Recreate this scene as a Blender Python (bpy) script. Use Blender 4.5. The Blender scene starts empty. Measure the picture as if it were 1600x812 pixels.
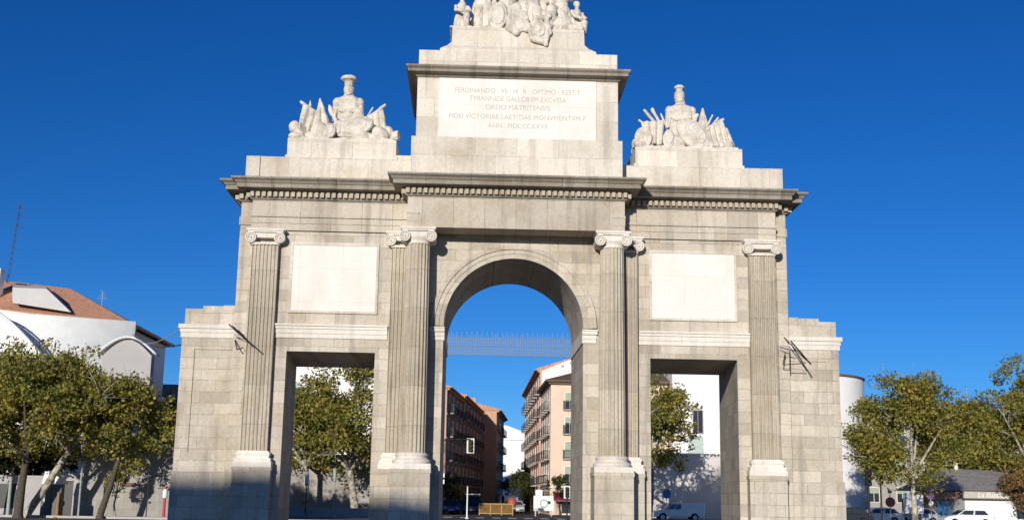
import bpy, math, random
import numpy as np
from mathutils import Vector, Matrix, noise
R_ = math.radians
S = bpy.context.scene
COL = S.collection
random.seed(7)

# ------------------------------------------------------------------ camera
CX, CY, EYE = -1.296, -42.0, 1.65
YAW, PITCH, ROLL, FOC = R_(1.640), R_(11.306), R_(0.960), 1864.3
def cam_axes():
    cy, sy, cp, sp, cr, sr = math.cos(YAW), math.sin(YAW), math.cos(PITCH), math.sin(PITCH), math.cos(ROLL), math.sin(ROLL)
    r = Vector((cy, -sy, 0)); f0 = Vector((sy, cy, 0)); u0 = Vector((0, 0, 1))
    f = f0*cp + u0*sp; u = u0*cp - f0*sp
    return r*cr + u*sr, u*cr - r*sr, f
AX, AY, AF = cam_axes()
def at(x, y, Y):
    """a sight line of the survey meets the vertical plane at distance Y"""
    d = AX*((x-800)/FOC) + AY*(-(y-406)/FOC) + AF
    t = (Y-CY)/d.y
    return Vector((CX+d.x*t, Y, EYE+d.z*t))
cd = bpy.data.cameras.new('camera'); cam = bpy.data.objects.new('camera', cd); COL.objects.link(cam)
cd.sensor_width = 36; cd.lens = FOC/1600*36; cd.clip_end = 3000; cd.clip_start = .1
M3 = Matrix((AX, AY, -AF)).transposed()
cam.matrix_world = Matrix.Translation((CX, CY, EYE)) @ M3.to_4x4()
S.camera = cam

# ------------------------------------------------------------------ mesh builder
class MB:
    def __init__(s): s.v = []; s.f = []; s.sm = []
    def add(s, vs, fs, smooth=False):
        o = len(s.v); s.v += [tuple(p) for p in vs]; s.f += [tuple(i+o for i in f) for f in fs]; s.sm += [smooth]*len(fs)
        return s
    def box(s, x0, y0, z0, x1, y1, z1):
        if x0 > x1: x0, x1 = x1, x0
        if y0 > y1: y0, y1 = y1, y0
        return s.add([(x0,y0,z0),(x1,y0,z0),(x1,y1,z0),(x0,y1,z0),(x0,y0,z1),(x1,y0,z1),(x1,y1,z1),(x0,y1,z1)],
              [(3,2,1,0),(4,5,6,7),(0,1,5,4),(1,2,6,5),(2,3,7,6),(3,0,4,7)])
    def prism(s, poly, z0, z1, fn=None):
        """poly in (a,b), extruded z0..z1; fn maps (a,b,c) to world"""
        fn = fn or (lambda a, b, c: (a, b, c)); n = len(poly)
        vs = [fn(a, b, z0) for a, b in poly] + [fn(a, b, z1) for a, b in poly]
        return s.add(vs, [tuple(range(n-1, -1, -1)), tuple(range(n, 2*n))] + [(i, (i+1) % n, n+(i+1) % n, n+i) for i in range(n)])
    def tube(s, p0, p1, r0, r1=None, n=10, caps=True, smooth=True):
        r1 = r0 if r1 is None else r1
        p0 = Vector(p0); p1 = Vector(p1); d = (p1-p0).normalized()
        a = d.orthogonal().normalized(); b = d.cross(a)
        vs = []
        for p, r in ((p0, r0), (p1, r1)):
            vs += [p + (a*math.cos(t)+b*math.sin(t))*r for t in [2*math.pi*i/n for i in range(n)]]
        s.add(vs, [(i, (i+1) % n, n+(i+1) % n, n+i) for i in range(n)], smooth)
        if caps: s.add(vs, [tuple(range(n-1, -1, -1)), tuple(range(n, 2*n))])
        return s
    def path(s, pts, rs, n=8):
        for i in range(len(pts)-1): s.tube(pts[i], pts[i+1], rs[i], rs[i+1], n)
        return s
    def lathe(s, prof, c=(0,0,0), n=32, rfn=None, smooth=True, caps=True):
        vs = []
        for r, z in prof:
            for i in range(n):
                t = 2*math.pi*i/n; rr = r*(rfn(t, z) if rfn else 1)
                vs.append((c[0]+rr*math.cos(t), c[1]+rr*math.sin(t), c[2]+z))
        m = len(prof)
        fs = [(j*n+i, j*n+(i+1) % n, (j+1)*n+(i+1) % n, (j+1)*n+i) for j in range(m-1) for i in range(n)]
        s.add(vs, fs, smooth)
        if caps: s.add(vs, [tuple(range(n-1, -1, -1)), tuple(range((m-1)*n, m*n))])
        return s
    def ell(s, c, r, rot=None, n=16, m=10):
        r = (r, r, r) if not hasattr(r, '__len__') else r
        rot = rot or Matrix.Identity(3); c = Vector(c); vs = [c + rot @ Vector((0, 0, -r[2]))]
        for j in range(1, m):
            p = math.pi*j/m - math.pi/2
            for i in range(n):
                t = 2*math.pi*i/n
                vs.append(c + rot @ Vector((r[0]*math.cos(p)*math.cos(t), r[1]*math.cos(p)*math.sin(t), r[2]*math.sin(p))))
        vs.append(c + rot @ Vector((0, 0, r[2]))); L = len(vs)-1
        fs = [(0, 1+(i+1) % n, 1+i) for i in range(n)]
        fs += [(1+j*n+i, 1+j*n+(i+1) % n, 1+(j+1)*n+(i+1) % n, 1+(j+1)*n+i) for j in range(m-2) for i in range(n)]
        fs += [(L, 1+(m-2)*n+i, 1+(m-2)*n+(i+1) % n) for i in range(n)]
        return s.add(vs, fs, True)
    def capsule(s, p0, r0, p1, r1, n=12):
        s.tube(p0, p1, r0, r1, n); s.ell(p0, r0, None, n, 8); return s.ell(p1, r1, None, n, 8)
    def xf(s, M):
        s.v = [tuple(M @ Vector(p)) for p in s.v]; return s
    def build(s, name, mat, parent=None, loc=(0,0,0)):
        me = bpy.data.meshes.new(name); me.from_pydata(s.v, [], s.f)
        me.polygons.foreach_set('use_smooth', s.sm); me.update()
        me.materials.append(mat)
        o = bpy.data.objects.new(name, me); COL.objects.link(o); o.location = loc
        if parent: o.parent = parent
        return o

def fixn(o):
    import bmesh
    bm = bmesh.new(); bm.from_mesh(o.data); bmesh.ops.recalc_face_normals(bm, faces=bm.faces); bm.to_mesh(o.data); bm.free(); return o

def tag(o, label=None, cat=None, group=None, kind=None):
    for k, v in (('label', label), ('category', cat), ('group', group), ('kind', kind)):
        if v: o[k] = v
    return o
def thing(name, label, cat, loc=(0,0,0), rz=0, group=None):
    o = bpy.data.objects.new(name, None); COL.objects.link(o); o.location = loc; o.rotation_euler = (0, 0, rz)
    o.empty_display_size = .3
    return tag(o, label, cat, group)
def kids(o): return [c for c in bpy.data.objects if c.parent == o]
def dup(o, loc, rz, label=None, parent=None):
    c = o.copy(); COL.objects.link(c); c.parent = parent
    if parent is None: c.location = loc; c.rotation_euler = (0, 0, rz)
    if label: c['label'] = label
    for k in kids(o): dup(k, None, None, None, c)
    return c

# ------------------------------------------------------------------ materials
class NT:
    def __init__(s, name):
        s.m = bpy.data.materials.new(name); s.m.use_nodes = True; s.t = s.m.node_tree; s.n = s.t.nodes; s.n.clear()
        s.out = s.n.new('ShaderNodeOutputMaterial')
    def new(s, typ, **kw):
        n = s.n.new(typ)
        for k, v in kw.items(): setattr(n, k, v)
        return n
    def link(s, a, b): s.t.links.new(a, b)
    def val(s, sock, x):
        if isinstance(x, bpy.types.NodeSocket): s.link(x, sock)
        else: sock.default_value = x
    def math(s, op, a, b=None, c=None, clamp=False):
        n = s.new('ShaderNodeMath', operation=op, use_clamp=clamp)
        for i, x in enumerate((a, b, c)):
            if x is not None: s.val(n.inputs[i], x)
        return n.outputs[0]
    def mix(s, f, a, b, mode='MIX'):
        n = s.new('ShaderNodeMix', data_type='RGBA', blend_type=mode)
        s.val(n.inputs[0], f)
        for i, x in ((6, a), (7, b)):
            s.val(n.inputs[i], x if isinstance(x, bpy.types.NodeSocket) else (*x, 1))
        return n.outputs[2]
    def ramp(s, f, stops):
        n = s.new('ShaderNodeValToRGB'); e = n.color_ramp.elements
        while len(e) < len(stops): e.new(.5)
        for q, (p, c) in zip(e, stops): q.position = p; q.color = (*c, 1) if len(c) == 3 else c
        s.val(n.inputs[0], f); return n.outputs[0]
    def noise(s, vec, scale, detail=4, rough=.55):
        n = s.new('ShaderNodeTexNoise'); n.inputs['Scale'].default_value = scale; n.inputs['Detail'].default_value = detail
        n.inputs['Roughness'].default_value = rough
        if vec is not None: s.link(vec, n.inputs['Vector'])
        return n.outputs[0]
    def uz(s, su=1, sz=1):
        """(along the wall, height) coordinates from the position in the world"""
        g = s.new('ShaderNodeNewGeometry'); p = s.new('ShaderNodeSeparateXYZ'); s.link(g.outputs['Position'], p.inputs[0])
        q = s.new('ShaderNodeSeparateXYZ'); s.link(g.outputs['True Normal'], q.inputs[0])
        side = s.math('GREATER_THAN', s.math('ABSOLUTE', q.outputs[0]), .6)
        u = s.math('ADD', s.math('MULTIPLY', p.outputs[0], s.math('SUBTRACT', 1, side)), s.math('MULTIPLY', p.outputs[1], side))
        c = s.new('ShaderNodeCombineXYZ'); s.link(s.math('MULTIPLY', u, su), c.inputs[0]); s.link(s.math('MULTIPLY', p.outputs[2], sz), c.inputs[1])
        return c.outputs[0], g.outputs['Position'], q.outputs[2]
    def bsdf(s, col, rough=.8, metal=0, bump=None, bstr=.3, bdist=.02, spec=.3):
        b = s.new('ShaderNodeBsdfPrincipled')
        s.val(b.inputs['Base Color'], col if isinstance(col, bpy.types.NodeSocket) else (*col, 1)); s.val(b.inputs['Roughness'], rough)
        b.inputs['Metallic'].default_value = metal; b.inputs['Specular IOR Level'].default_value = spec
        if bump is not None:
            n = s.new('ShaderNodeBump'); n.inputs['Strength'].default_value = bstr; n.inputs['Distance'].default_value = bdist
            s.link(bump, n.inputs['Height']); s.link(n.outputs[0], b.inputs['Normal'])
        s.link(b.outputs[0], s.out.inputs[0]); return b

def stone(name, c1, c2, mortar, bw=1.3, rh=.56, ms=.012, stain=(.16,.14,.11), stain_amt=.5, bump=.4, off=.5, top=None, streak=.5, spk=1.0, ssc=(2.6,.22)):
    t = NT(name); uv, pos, nz = t.uz()
    b = t.new('ShaderNodeTexBrick'); wob = t.new('ShaderNodeTexNoise'); wob.inputs['Scale'].default_value = 2.2; t.link(pos, wob.inputs['Vector'])
    va = t.new('ShaderNodeVectorMath', operation='SCALE'); t.link(wob.outputs['Color'], va.inputs[0]); va.inputs['Scale'].default_value = .022
    vb = t.new('ShaderNodeVectorMath', operation='ADD'); t.link(uv, vb.inputs[0]); t.link(va.outputs[0], vb.inputs[1]); t.link(vb.outputs[0], b.inputs['Vector'])
    b.offset = off; b.inputs['Scale'].default_value = 1; b.inputs['Brick Width'].default_value = bw; b.inputs['Row Height'].default_value = rh
    b.inputs['Mortar Size'].default_value = ms; b.inputs['Mortar Smooth'].default_value = .2
    for k, c in (('Color1', c1), ('Color2', c2), ('Mortar', tuple((x+y)/2 for x, y in zip(c1, c2)))): b.inputs[k].default_value = (*c, 1)
    big = t.noise(pos, .55, 5, .6); fine = t.noise(pos, 9, 6, .65)
    uv2, _, _ = t.uz(*ssc); st = t.noise(uv2, 1.0, 4, .6)
    lost = t.ramp(t.noise(pos, 1.7, 3, .6), [(.36, (.15,)*3), (.62, (1,1,1))])
    col = t.mix(t.math('MULTIPLY', b.outputs[1], lost), b.outputs[0], mortar)
    col = t.mix(1, col, t.ramp(fine, [(.25, (1-.22*spk,1-.23*spk,1-.24*spk)), (.7, (1+.10*spk,1+.09*spk,1+.08*spk))]), 'MULTIPLY')
    grain = t.noise(pos, 60, 3, .7)
    col = t.mix(1, col, t.ramp(grain, [(.3, (1-.09*spk,)*3), (.7, (1+.05*spk,)*3)]), 'MULTIPLY')
    col = t.mix(t.math('MULTIPLY', t.ramp(big, [(.47, (0,0,0)), (.72, (1,1,1))]), stain_amt), col, t.mix(1, col, (.72,.66,.56), 'MULTIPLY'))
    col = t.mix(t.math('MULTIPLY', t.ramp(st, [(.5, (0,0,0)), (.75, (1,1,1))]), streak), col, stain)
    if top: col = t.mix(t.math('MULTIPLY', t.math('GREATER_THAN', nz, .35), .85), col, top)
    hgt = t.math('ADD', t.math('MULTIPLY', b.outputs[1], -1), t.math('MULTIPLY', fine, .6))
    t.bsdf(col, .85, 0, hgt, bump, .02); return t.m

def plain(name, c, rough=.7, var=.2, scale=3, metal=0, spec=.3, bump=0):
    t = NT(name); g = t.new('ShaderNodeNewGeometry'); n = t.noise(g.outputs['Position'], scale, 5, .6)
    col = t.mix(1, c, t.ramp(n, [(.25, (1-var,)*3), (.75, (1+var*.6,)*3)]), 'MULTIPLY')
    t.bsdf(col, rough, metal, n if bump else None, bump, .02, spec); return t.m

granite   = stone('granite_ashlar', (.62,.555,.46), (.45,.40,.325), (.30,.265,.22), 1.05, .40, .010, (.19,.17,.145), .75, .4, .5, None, .6, .8)
granite_l = stone('attic_ashlar', (.74,.675,.58), (.60,.54,.455), (.40,.36,.305), 1.5, .72, .009, (.26,.23,.19), .7, .3, .5, None, .55, .7)
frieze_st = stone('frieze_granite', (.58,.515,.425), (.45,.395,.325), (.27,.24,.20), 1.1, 4.0, .012, (.19,.165,.135), .7, .4, 0, None, .6, .8)
cornice_st= stone('weathered_cornice', (.35,.31,.255), (.27,.235,.19), (.15,.13,.11), 1.6, 3.0, .012, (.09,.08,.065), .9, .5, 0, (.085,.075,.06), .8)
shaft_st  = stone('shaft_granite', (.54,.475,.38), (.43,.375,.295), (.26,.23,.18), 30, 1.35, .008, (.15,.13,.095), .6, .5, 0, None, .85, .8, (5, .3))
white_st  = stone('white_limestone', (.76,.71,.635), (.69,.64,.565), (.48,.43,.37), 2.4, 1.1, .007, (.36,.32,.26), .5, .2, .5, None, .35, .6)
plaque_st = stone('white_marble_plaque', (.78,.735,.68), (.75,.70,.64), (.56,.51,.45), 1.53, 1.2, .007, (.50,.45,.39), .25, .06, 0, None, .3, .25, (1.2,.5))
def carved(name):
    t = NT(name); g = t.new('ShaderNodeNewGeometry'); p = g.outputs['Position']
    a = t.noise(p, 2.2, 5, .6); b = t.noise(p, 14, 5, .65)
    col = t.mix(t.math('MULTIPLY', t.ramp(a, [(.45, (0,0,0)), (.66, (1,1,1))]), .75), (.74,.68,.59), (.44,.38,.30))
    col = t.mix(1, col, t.ramp(b, [(.3, (.8,.79,.77)), (.7, (1.08,1.08,1.08))]), 'MULTIPLY')
    t.bsdf(col, .8, 0, b, .9, .05); return t.m
sculpt = carved('carved_white_stone')
letter = plain('letter_grey', (.52,.47,.42), .8, .35, 25)
iron   = plain('dark_iron', (.035,.034,.033), .5, .3, 8, .6)
steel  = plain('galvanised_steel', (.30,.31,.31), .45, .2, 6, .7)
bluegrey = plain('blue_grey_painted_steel', (.17,.22,.29), .55, .25, 8)

# ------------------------------------------------------------------ world and sun
SUN_EL = math.atan2(.235, math.hypot(.3, 1)); SUN_AZ = math.atan2(.3, 1)
w = bpy.data.worlds.new('World'); S.world = w; w.use_nodes = True
nt = w.node_tree; bg = nt.nodes['Background']
sky = nt.nodes.new('ShaderNodeTexSky'); sky.sky_type = 'NISHITA'; sky.sun_disc = False
sky.sun_elevation = SUN_EL; sky.sun_rotation = math.pi + SUN_AZ
sky.altitude = 650; sky.air_density = 1.0; sky.dust_density = .55; sky.ozone_density = 4.5
hs = nt.nodes.new('ShaderNodeHueSaturation'); hs.inputs['Saturation'].default_value = 1.19; hs.inputs['Hue'].default_value = .506
tc = nt.nodes.new('ShaderNodeTexCoord'); mp = nt.nodes.new('ShaderNodeMapping'); mp.inputs['Scale'].default_value = (1, 1, 1.0); mp.inputs['Location'].default_value = (0, 0, .055)
nt.links.new(tc.outputs['Generated'], mp.inputs[0]); nt.links.new(mp.outputs[0], sky.inputs[0])
gm = nt.nodes.new('ShaderNodeGamma'); gm.inputs[1].default_value = 1.27
nt.links.new(sky.outputs[0], hs.inputs['Color']); nt.links.new(hs.outputs[0], gm.inputs[0]); nt.links.new(gm.outputs[0], bg.inputs[0]); bg.inputs[1].default_value = .073
sd = bpy.data.lights.new('sun', 'SUN'); sd.energy = 4.4; sd.angle = R_(.55); sd.color = (1, .945, .85)
so = bpy.data.objects.new('sun', sd); COL.objects.link(so)
so.rotation_euler = Vector((.3, 1, -.235)).to_track_quat('-Z', 'Y').to_euler(); so.location = (-30, -60, 40)
S.view_settings.view_transform = 'Standard'; S.view_settings.look = 'None'; S.view_settings.gamma = 1; S.view_settings.exposure = .05
S.view_settings.use_curve_mapping = False

#==MAIN==
# ------------------------------------------------------------------ the triumphal arch
arch = thing('triumphal_arch', 'grey granite triumphal arch with fluted columns, central round archway and two square side openings', 'monument', (0,0,0))
DEP = 5.2
def both(f):
    """the arch is symmetrical: run a builder for each side"""
    for sx in (1, -1): f(sx)

def wall_mesh():
    m = MB()
    RAD, SPR, TOP = 2.48, 7.62, 10.93
    for s in (1, -1):
        m.prism([(s*2.48,0),(s*4.87,0),(s*4.87,DEP),(s*2.48,DEP)][::s], 0, SPR)
        m.box(s*2.48, 0, SPR, s*4.87, DEP, TOP)
        m.prism([(s*7.97,0),(s*9.45,0),(s*9.45,.3),(s*9.92,.3),(s*9.92,DEP),(s*8.37,DEP)][::s], 0, 6.61)
        m.prism([(s*4.87,0),(s*9.45,0),(s*9.45,.3),(s*9.92,.3),(s*9.92,DEP),(s*4.87,DEP)][::s], 6.61, TOP)
    n = 48
    ar = [(RAD*math.cos(math.pi*i/n), SPR+RAD*math.sin(math.pi*i/n)) for i in range(n+1)]
    for i in range(n):
        (xa, za), (xb, zb) = ar[i], ar[i+1]
        m.add([(xa,0,za),(xb,0,zb),(xb,0,TOP),(xa,0,TOP)], [(3,2,1,0)])
        m.add([(xa,DEP,za),(xb,DEP,zb),(xb,DEP,TOP),(xa,DEP,TOP)], [(0,1,2,3)])
        m.add([(xa,0,za),(xb,0,zb),(xb,DEP,zb),(xa,DEP,za)], [(0,1,2,3)], True)
    return m
fixn(wall_mesh().build('wall', granite, arch))

# moulding swept round the plan of the entablature with mitred corners
def offset_loop(path, d):
    n = len(path); out = []
    for i in range(n):
        a, b, c = Vector(path[i-1]), Vector(path[i]), Vector(path[(i+1) % n])
        e0 = (b-a).normalized(); e1 = (c-b).normalized()
        n0 = Vector((e0.y, -e0.x)); n1 = Vector((e1.y, -e1.x))
        k = (n0+n1); k = k/ max(1e-6, k.dot(n0))
        out.append(b + k*d)
    return out
def sweep(prof, path, capz=True):
    m = MB(); n = len(path); vs = []
    for d, z in prof: vs += [(p.x, p.y, z) for p in offset_loop(path, d)]
    fs = [(j*n+i, j*n+(i+1) % n, (j+1)*n+(i+1) % n, (j+1)*n+i) for j in range(len(prof)-1) for i in range(n)]
    L = len(prof)
    if capz: fs += [tuple(range(n-1, -1, -1)), tuple(range((L-1)*n, L*n))]
    return m.add(vs, fs)
# counter-clockwise plan (outward normal to the right of travel)
half = [(3.83,-1.15),(3.83,-.10),(9.45,-.10),(9.45,.30),(9.92,.30),(9.92,DEP)]
plan = half + [(-x, y) for x, y in half[::-1]]
sweep([(0,10.93),(0,12.02)], plan).build('frieze', frieze_st, arch)
ent = sweep([(0,12.023),(.06,12.04),(.10,12.10),(.10,12.30),(.14,12.34),(.50,12.37),(.50,12.51),(.54,12.53),(.59,12.60),(.69,12.66),(.69,12.72),(.15,12.78)], plan)
cornice = ent.build('cornice', cornice_st, arch)
d = MB()
def dentils(p, q, nrm):
    p = Vector(p); q = Vector(q); L = (q-p).length; n = max(1, round(L/.205)); e = (q-p)/n; nrm = Vector(nrm)
    for i in range(n):
        a = p + e*(i+.22); b = p + e*(i+.80); c = a + nrm*.13
        xs = sorted((a.x, b.x, c.x)); ys = sorted((a.y, b.y, c.y))
        d.box(xs[0], ys[0], 12.115, xs[-1], ys[-1], 12.285)
pl = offset_loop(plan, .098)
for i in range(len(pl)):
    a, b = pl[i], pl[(i+1) % len(pl)]; e = (b-a).normalized()
    if a.y > 5 and b.y > 5: continue
    dentils(a, b, (e.y, -e.x))
dent = d.build('dentil', stone('dentil_stone', (.50,.44,.345), (.46,.40,.31), (.25,.2,.16), 3, 3, .01, (.16,.13,.1), .4, .2, 0, None, .4), cornice)
dent['label'] = 'long row of small stone dentils under the cornice'; dent['kind'] = 'stuff'

def architrave(sx):
    m = MB()
    # moulded strips of the wing architrave, stopping in a small square block over the column
    m.box(sx*3.835, -.13, 11.18, sx*9.45, -.10, 11.40); m.box(sx*3.838, -.19, 11.40, sx*9.48, -.10, 11.50)
    m.box(sx*9.45, .25, 11.18, sx*9.95, .30, 11.48)
    m.box(sx*3.42, -1.165, 11.13, sx*3.845, -1.15, 11.40); m.box(sx*3.40, -1.19, 11.40, sx*3.86, -1.15, 11.47)
    m.build('architrave', frieze_st, arch)
both(architrave)

# archivolt with two fasciae and a label moulding
def archivolt():
    m = MB(); n = 64
    prof = [(2.475,0.01),(2.475,-.05),(2.64,-.05),(2.64,-.08),(2.80,-.08),(2.80,-.13),(2.93,-.15),(2.95,-.15),(2.95,.01)]
    vs = []
    for r, y in prof: vs += [(r*math.cos(math.pi*i/n), y, 7.62+r*math.sin(math.pi*i/n)) for i in range(n+1)]
    k = n+1
    m.add(vs, [(j*k+i, j*k+i+1, (j+1)*k+i+1, (j+1)*k+i) for j in range(len(prof)-1) for i in range(n)])
    return m
fixn(archivolt().build('archivolt', granite, arch))
def bands(sx):
    m = MB()
    for (z0, z1, o) in ((7.10,7.24,.05),(7.24,7.40,.08),(7.40,7.52,.15),(7.52,7.57,.18)):
        m.box(sx*2.44, -o, z0, sx*2.93+sx*o*.3, DEP+.02, z1)
    m.build('impost', white_st, arch)
    m = MB()
    for (z0, z1, o) in ((7.08,7.24,.05),(7.24,7.40,.08),(7.40,7.50,.12),(7.50,7.57,.17)):
        m.box(sx*4.46, -o, z0, sx*8.43, .02, z1)
    m.build('string_course', white_st, arch)
    # white marble panel in a thin frame
    f = MB()
    for (a, b, c, e) in ((4.84,7.98,5.0,10.58),(7.85,7.98,8.01,10.58)): pass
    x0, x1, z0, z1 = 4.94, 7.91, 8.06, 10.42
    f.box(sx*(x0-.09), -.055, z1, sx*(x1+.09), .01, z1+.10); f.box(sx*(x0-.09), -.07, z0-.09, sx*(x1+.09), .01, z0)
    f.box(sx*(x0-.09), -.05, z0, sx*x0, .01, z1); f.box(sx*x1, -.05, z0, sx*(x1+.09), .01, z1)
    p = MB().box(sx*x0, -.03, z0, sx*x1, .01, z1).build('plaque', plaque_st, arch)
    p['label'] = 'blank white marble panel on the %s wing' % ('left' if sx < 0 else 'right')
    f.build('frame', granite_l, p)
both(bands)

# ------ orders: fluted half-round column, fluted pilasters, ionic capitals, attic bases, pedestals
def flute(n, depth):
    def f(t, z):
        k = (t*n/(2*math.pi)) % 1
        return 1 - depth*max(0, math.sin(math.pi*min(1, max(0, (k-.14)/.72))))**.6
    return f
CY_ = -.70
def volute(m, x, z, y0, y1, r):
    m.tube((x, y0, z), (x, y1, z), r, r*.92, 20)
    for k, (rr, w) in enumerate(((r*.97,.035),(r*.6,.03))):
        q = []
        for i in range(24):
            t = 2*math.pi*i/24; q.append((x+rr*math.cos(t), y0-.012, z+rr*math.sin(t)))
        for i in range(24): m.tube(q[i], q[(i+1) % 24], w, w, 6, False)
    m.ell((x, y0-.02, z), (.05, .04, .05), None, 10, 6)
def capital(x, yc, dep, hw=.50):
    m = MB()
    y0, y1 = yc-dep, yc+dep
    for s in (1, -1):
        volute(m, x+s*hw, 10.60, y0-.03, y1, .178)
    m.prism([(-hw,10.62),(-.2,10.60),(.2,10.60),(hw,10.62),(hw+.05,10.79),(-hw-.05,10.79)], y0+.01, y1, lambda a, b, c: (x+a, c, b))
    m.box(x-hw-.12, y0-.06, 10.79, x+hw+.12, y1, 10.85); m.box(x-hw-.16, y0-.09, 10.85, x+hw+.16, y1, 10.929)
    return m
def attic_base(x, yc):
    prof = [(.62,2.76),(.655,2.80),(.665,2.85),(.64,2.90),(.60,2.915),(.55,2.94),(.535,2.98),(.555,3.02),(.58,3.04),(.575,3.08),(.53,3.11),(.48,3.14)]
    m = MB().lathe([(r, z) for r, z in prof], (x, yc, 0), 48)
    m.box(x-.675, yc-.675, 2.58, x+.675, .02, 2.762)
    return m
def column(sx):
    x = sx*3.425
    prof = []
    for i in range(15):
        f = i/14; prof.append((.472-.055*f**1.6, 3.13+f*(10.36-3.13)))
    c = MB().lathe(prof, (x, CY_, 0), 200, flute(20, .11)).build('column', shaft_st, arch)
    cm = capital(x, CY_, .45, .46); cm.lathe([(.40,10.34),(.44,10.36),(.44,10.40),(.41,10.42),(.47,10.50),(.50,10.60)], (x, CY_, 0), 40)
    cm.build('capital', white_st, c)
    attic_base(x, CY_).build('base', white_st, c)
    p = MB().box(x-.665, CY_-.665, 0, x+.665, .0, 2.45); p.box(x-.69, CY_-.69, 2.45, x+.69, 0, 2.578); p.box(x-.72, CY_-.72, 0, x+.72, -.002, .5)
    p.build('pedestal', granite, c)
both(column)
def pilaster(xc, hw, y=-.25, name='pilaster'):
    n = 7; m = MB(); w = 2*hw/n; poly = [(xc+hw, .02), (xc-hw, .02), (xc-hw, y)]
    for i in range(n):
        x0 = xc-hw+i*w
        for j in range(9):
            k = j/8; poly.append((x0+w*(.17+.66*k), y+.055*math.sin(math.pi*k)**.7))
    poly.append((xc+hw, y))
    m.prism(poly, 3.13, 10.40)
    o = fixn(m.build(name, shaft_st, arch))
    c = capital(xc, -.02, .28, .51); c.box(xc-hw-.03, y-.04, 10.36, xc+hw+.03, .01, 10.44); c.build('capital', white_st, o)
    b = MB()
    for (z0, z1, q) in ((2.58,2.76,.20),(2.76,2.88,.16),(2.88,2.98,.09),(2.98,3.08,.11),(3.08,3.13,.05)):
        b.box(xc-hw-q, y-q, z0, xc+hw+q, .01, z1)
    b.build('base', white_st, o)
    p = MB().box(xc-hw-.19, y-.19, 0, xc+hw+.19, .0, 2.45).box(xc-hw-.215, y-.215, 2.45, xc+hw+.215, 0, 2.578)
    p.build('pedestal', granite, o)
both(lambda sx: pilaster(sx*8.885, .465))
both(lambda sx: pilaster(sx*3.93, .462))

# ------ attic storey
a = MB()
a.box(-3.80, -.75, 12.70, 3.80, 4.6, 14.36).box(-3.65, -.66, 14.36, 3.65, 4.5, 16.72)
att = a.build('attic', granite_l, arch)
sweep([(0,16.60),(.06,16.64),(.10,16.70),(.34,16.735),(.34,16.83),(.42,16.90),(.42,16.965),(.1,17.02)], [(3.65,-.66),(3.65,4.5),(-3.65,4.5),(-3.65,-.66)]).build('cornice', cornice_st, arch)
m = MB(); m.box(-3.63, -.62, 16.96, 3.63, 4.4, 17.68); m.build('blocking_course', granite_l, arch)
m = MB()
lv = [(2.90,17.68,-.35),(2.88,17.88,-.33),(2.62,18.05,-.2),(2.47,18.22,-.12),(2.45,18.82,-.1)]
vs = []
for x, z, y in lv: vs += [(-x,y,z),(x,y,z),(x,4.0,z),(-x,4.0,z)]
m.add(vs, [(j*4+i, j*4+(i+1) % 4, j*4+4+(i+1) % 4, j*4+4+i) for j in range(4) for i in range(4)] + [(3,2,1,0), (16,17,18,19)])
m.build('statue_plinth', granite_l, arch)
pq = MB().box(-2.85, -.705, 14.37, 2.85, -.65, 16.595).build('plaque', plaque_st, arch); pq['label'] = 'white marble panel with a Latin inscription'
LINES = [('FERDINANDO · VII · H · R · OPTIMO · RESTIT', 16.06, 4.55), ('TYRANNIDE GALLORVM EXCVSSA', 15.76, 3.52), ('ORDO MATRITENSIS', 15.44, 2.34),
         ('FIDEI VICTORIAE LAETITIAE MONVMENTVM P', 15.08, 4.95), ('ANN · MDCCCXXVII', 14.75, 2.14)]
tm = MB()
for txt, z, wd in LINES:
    cu = bpy.data.curves.new('lettering', 'FONT'); cu.body = txt; cu.size = .27; cu.extrude = .004; cu.align_x = 'CENTER'
    o = bpy.data.objects.new('lettering', cu); COL.objects.link(o); bpy.context.view_layer.update()
    me = o.to_mesh(); xs = [v.co.x for v in me.vertices]; k = wd/(max(xs)-min(xs)); cx = (max(xs)+min(xs))/2
    tm.add([((v.co.x-cx)*k, -.706-v.co.z, z+v.co.y*.97) for v in me.vertices], [tuple(p.vertices) for p in me.polygons])
    o.to_mesh_clear(); bpy.data.objects.remove(o)
tm.build('inscription', letter, pq)
def wing_attic(sx):
    m = MB(); m.box(sx*3.82, .08, 12.70, sx*9.80, 4.6, 13.70); m.box(sx*9.3, .02, 12.70, sx*9.79, .08, 13.69)
    m.build('blocking_course', granite_l, arch)
    m = MB(); m.box(sx*4.36, .34, 13.70, sx*8.46, 4.0, 13.86); m.box(sx*4.42, .38, 13.86, sx*8.40, 4.0, 14.51)
    m.build('statue_plinth', granite_l, arch)
both(wing_attic)
m = MB().box(-4.5, .4, 13.69, -3.8, 1.2, 13.95); m.build('blocking_course', granite_l, arch)

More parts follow.
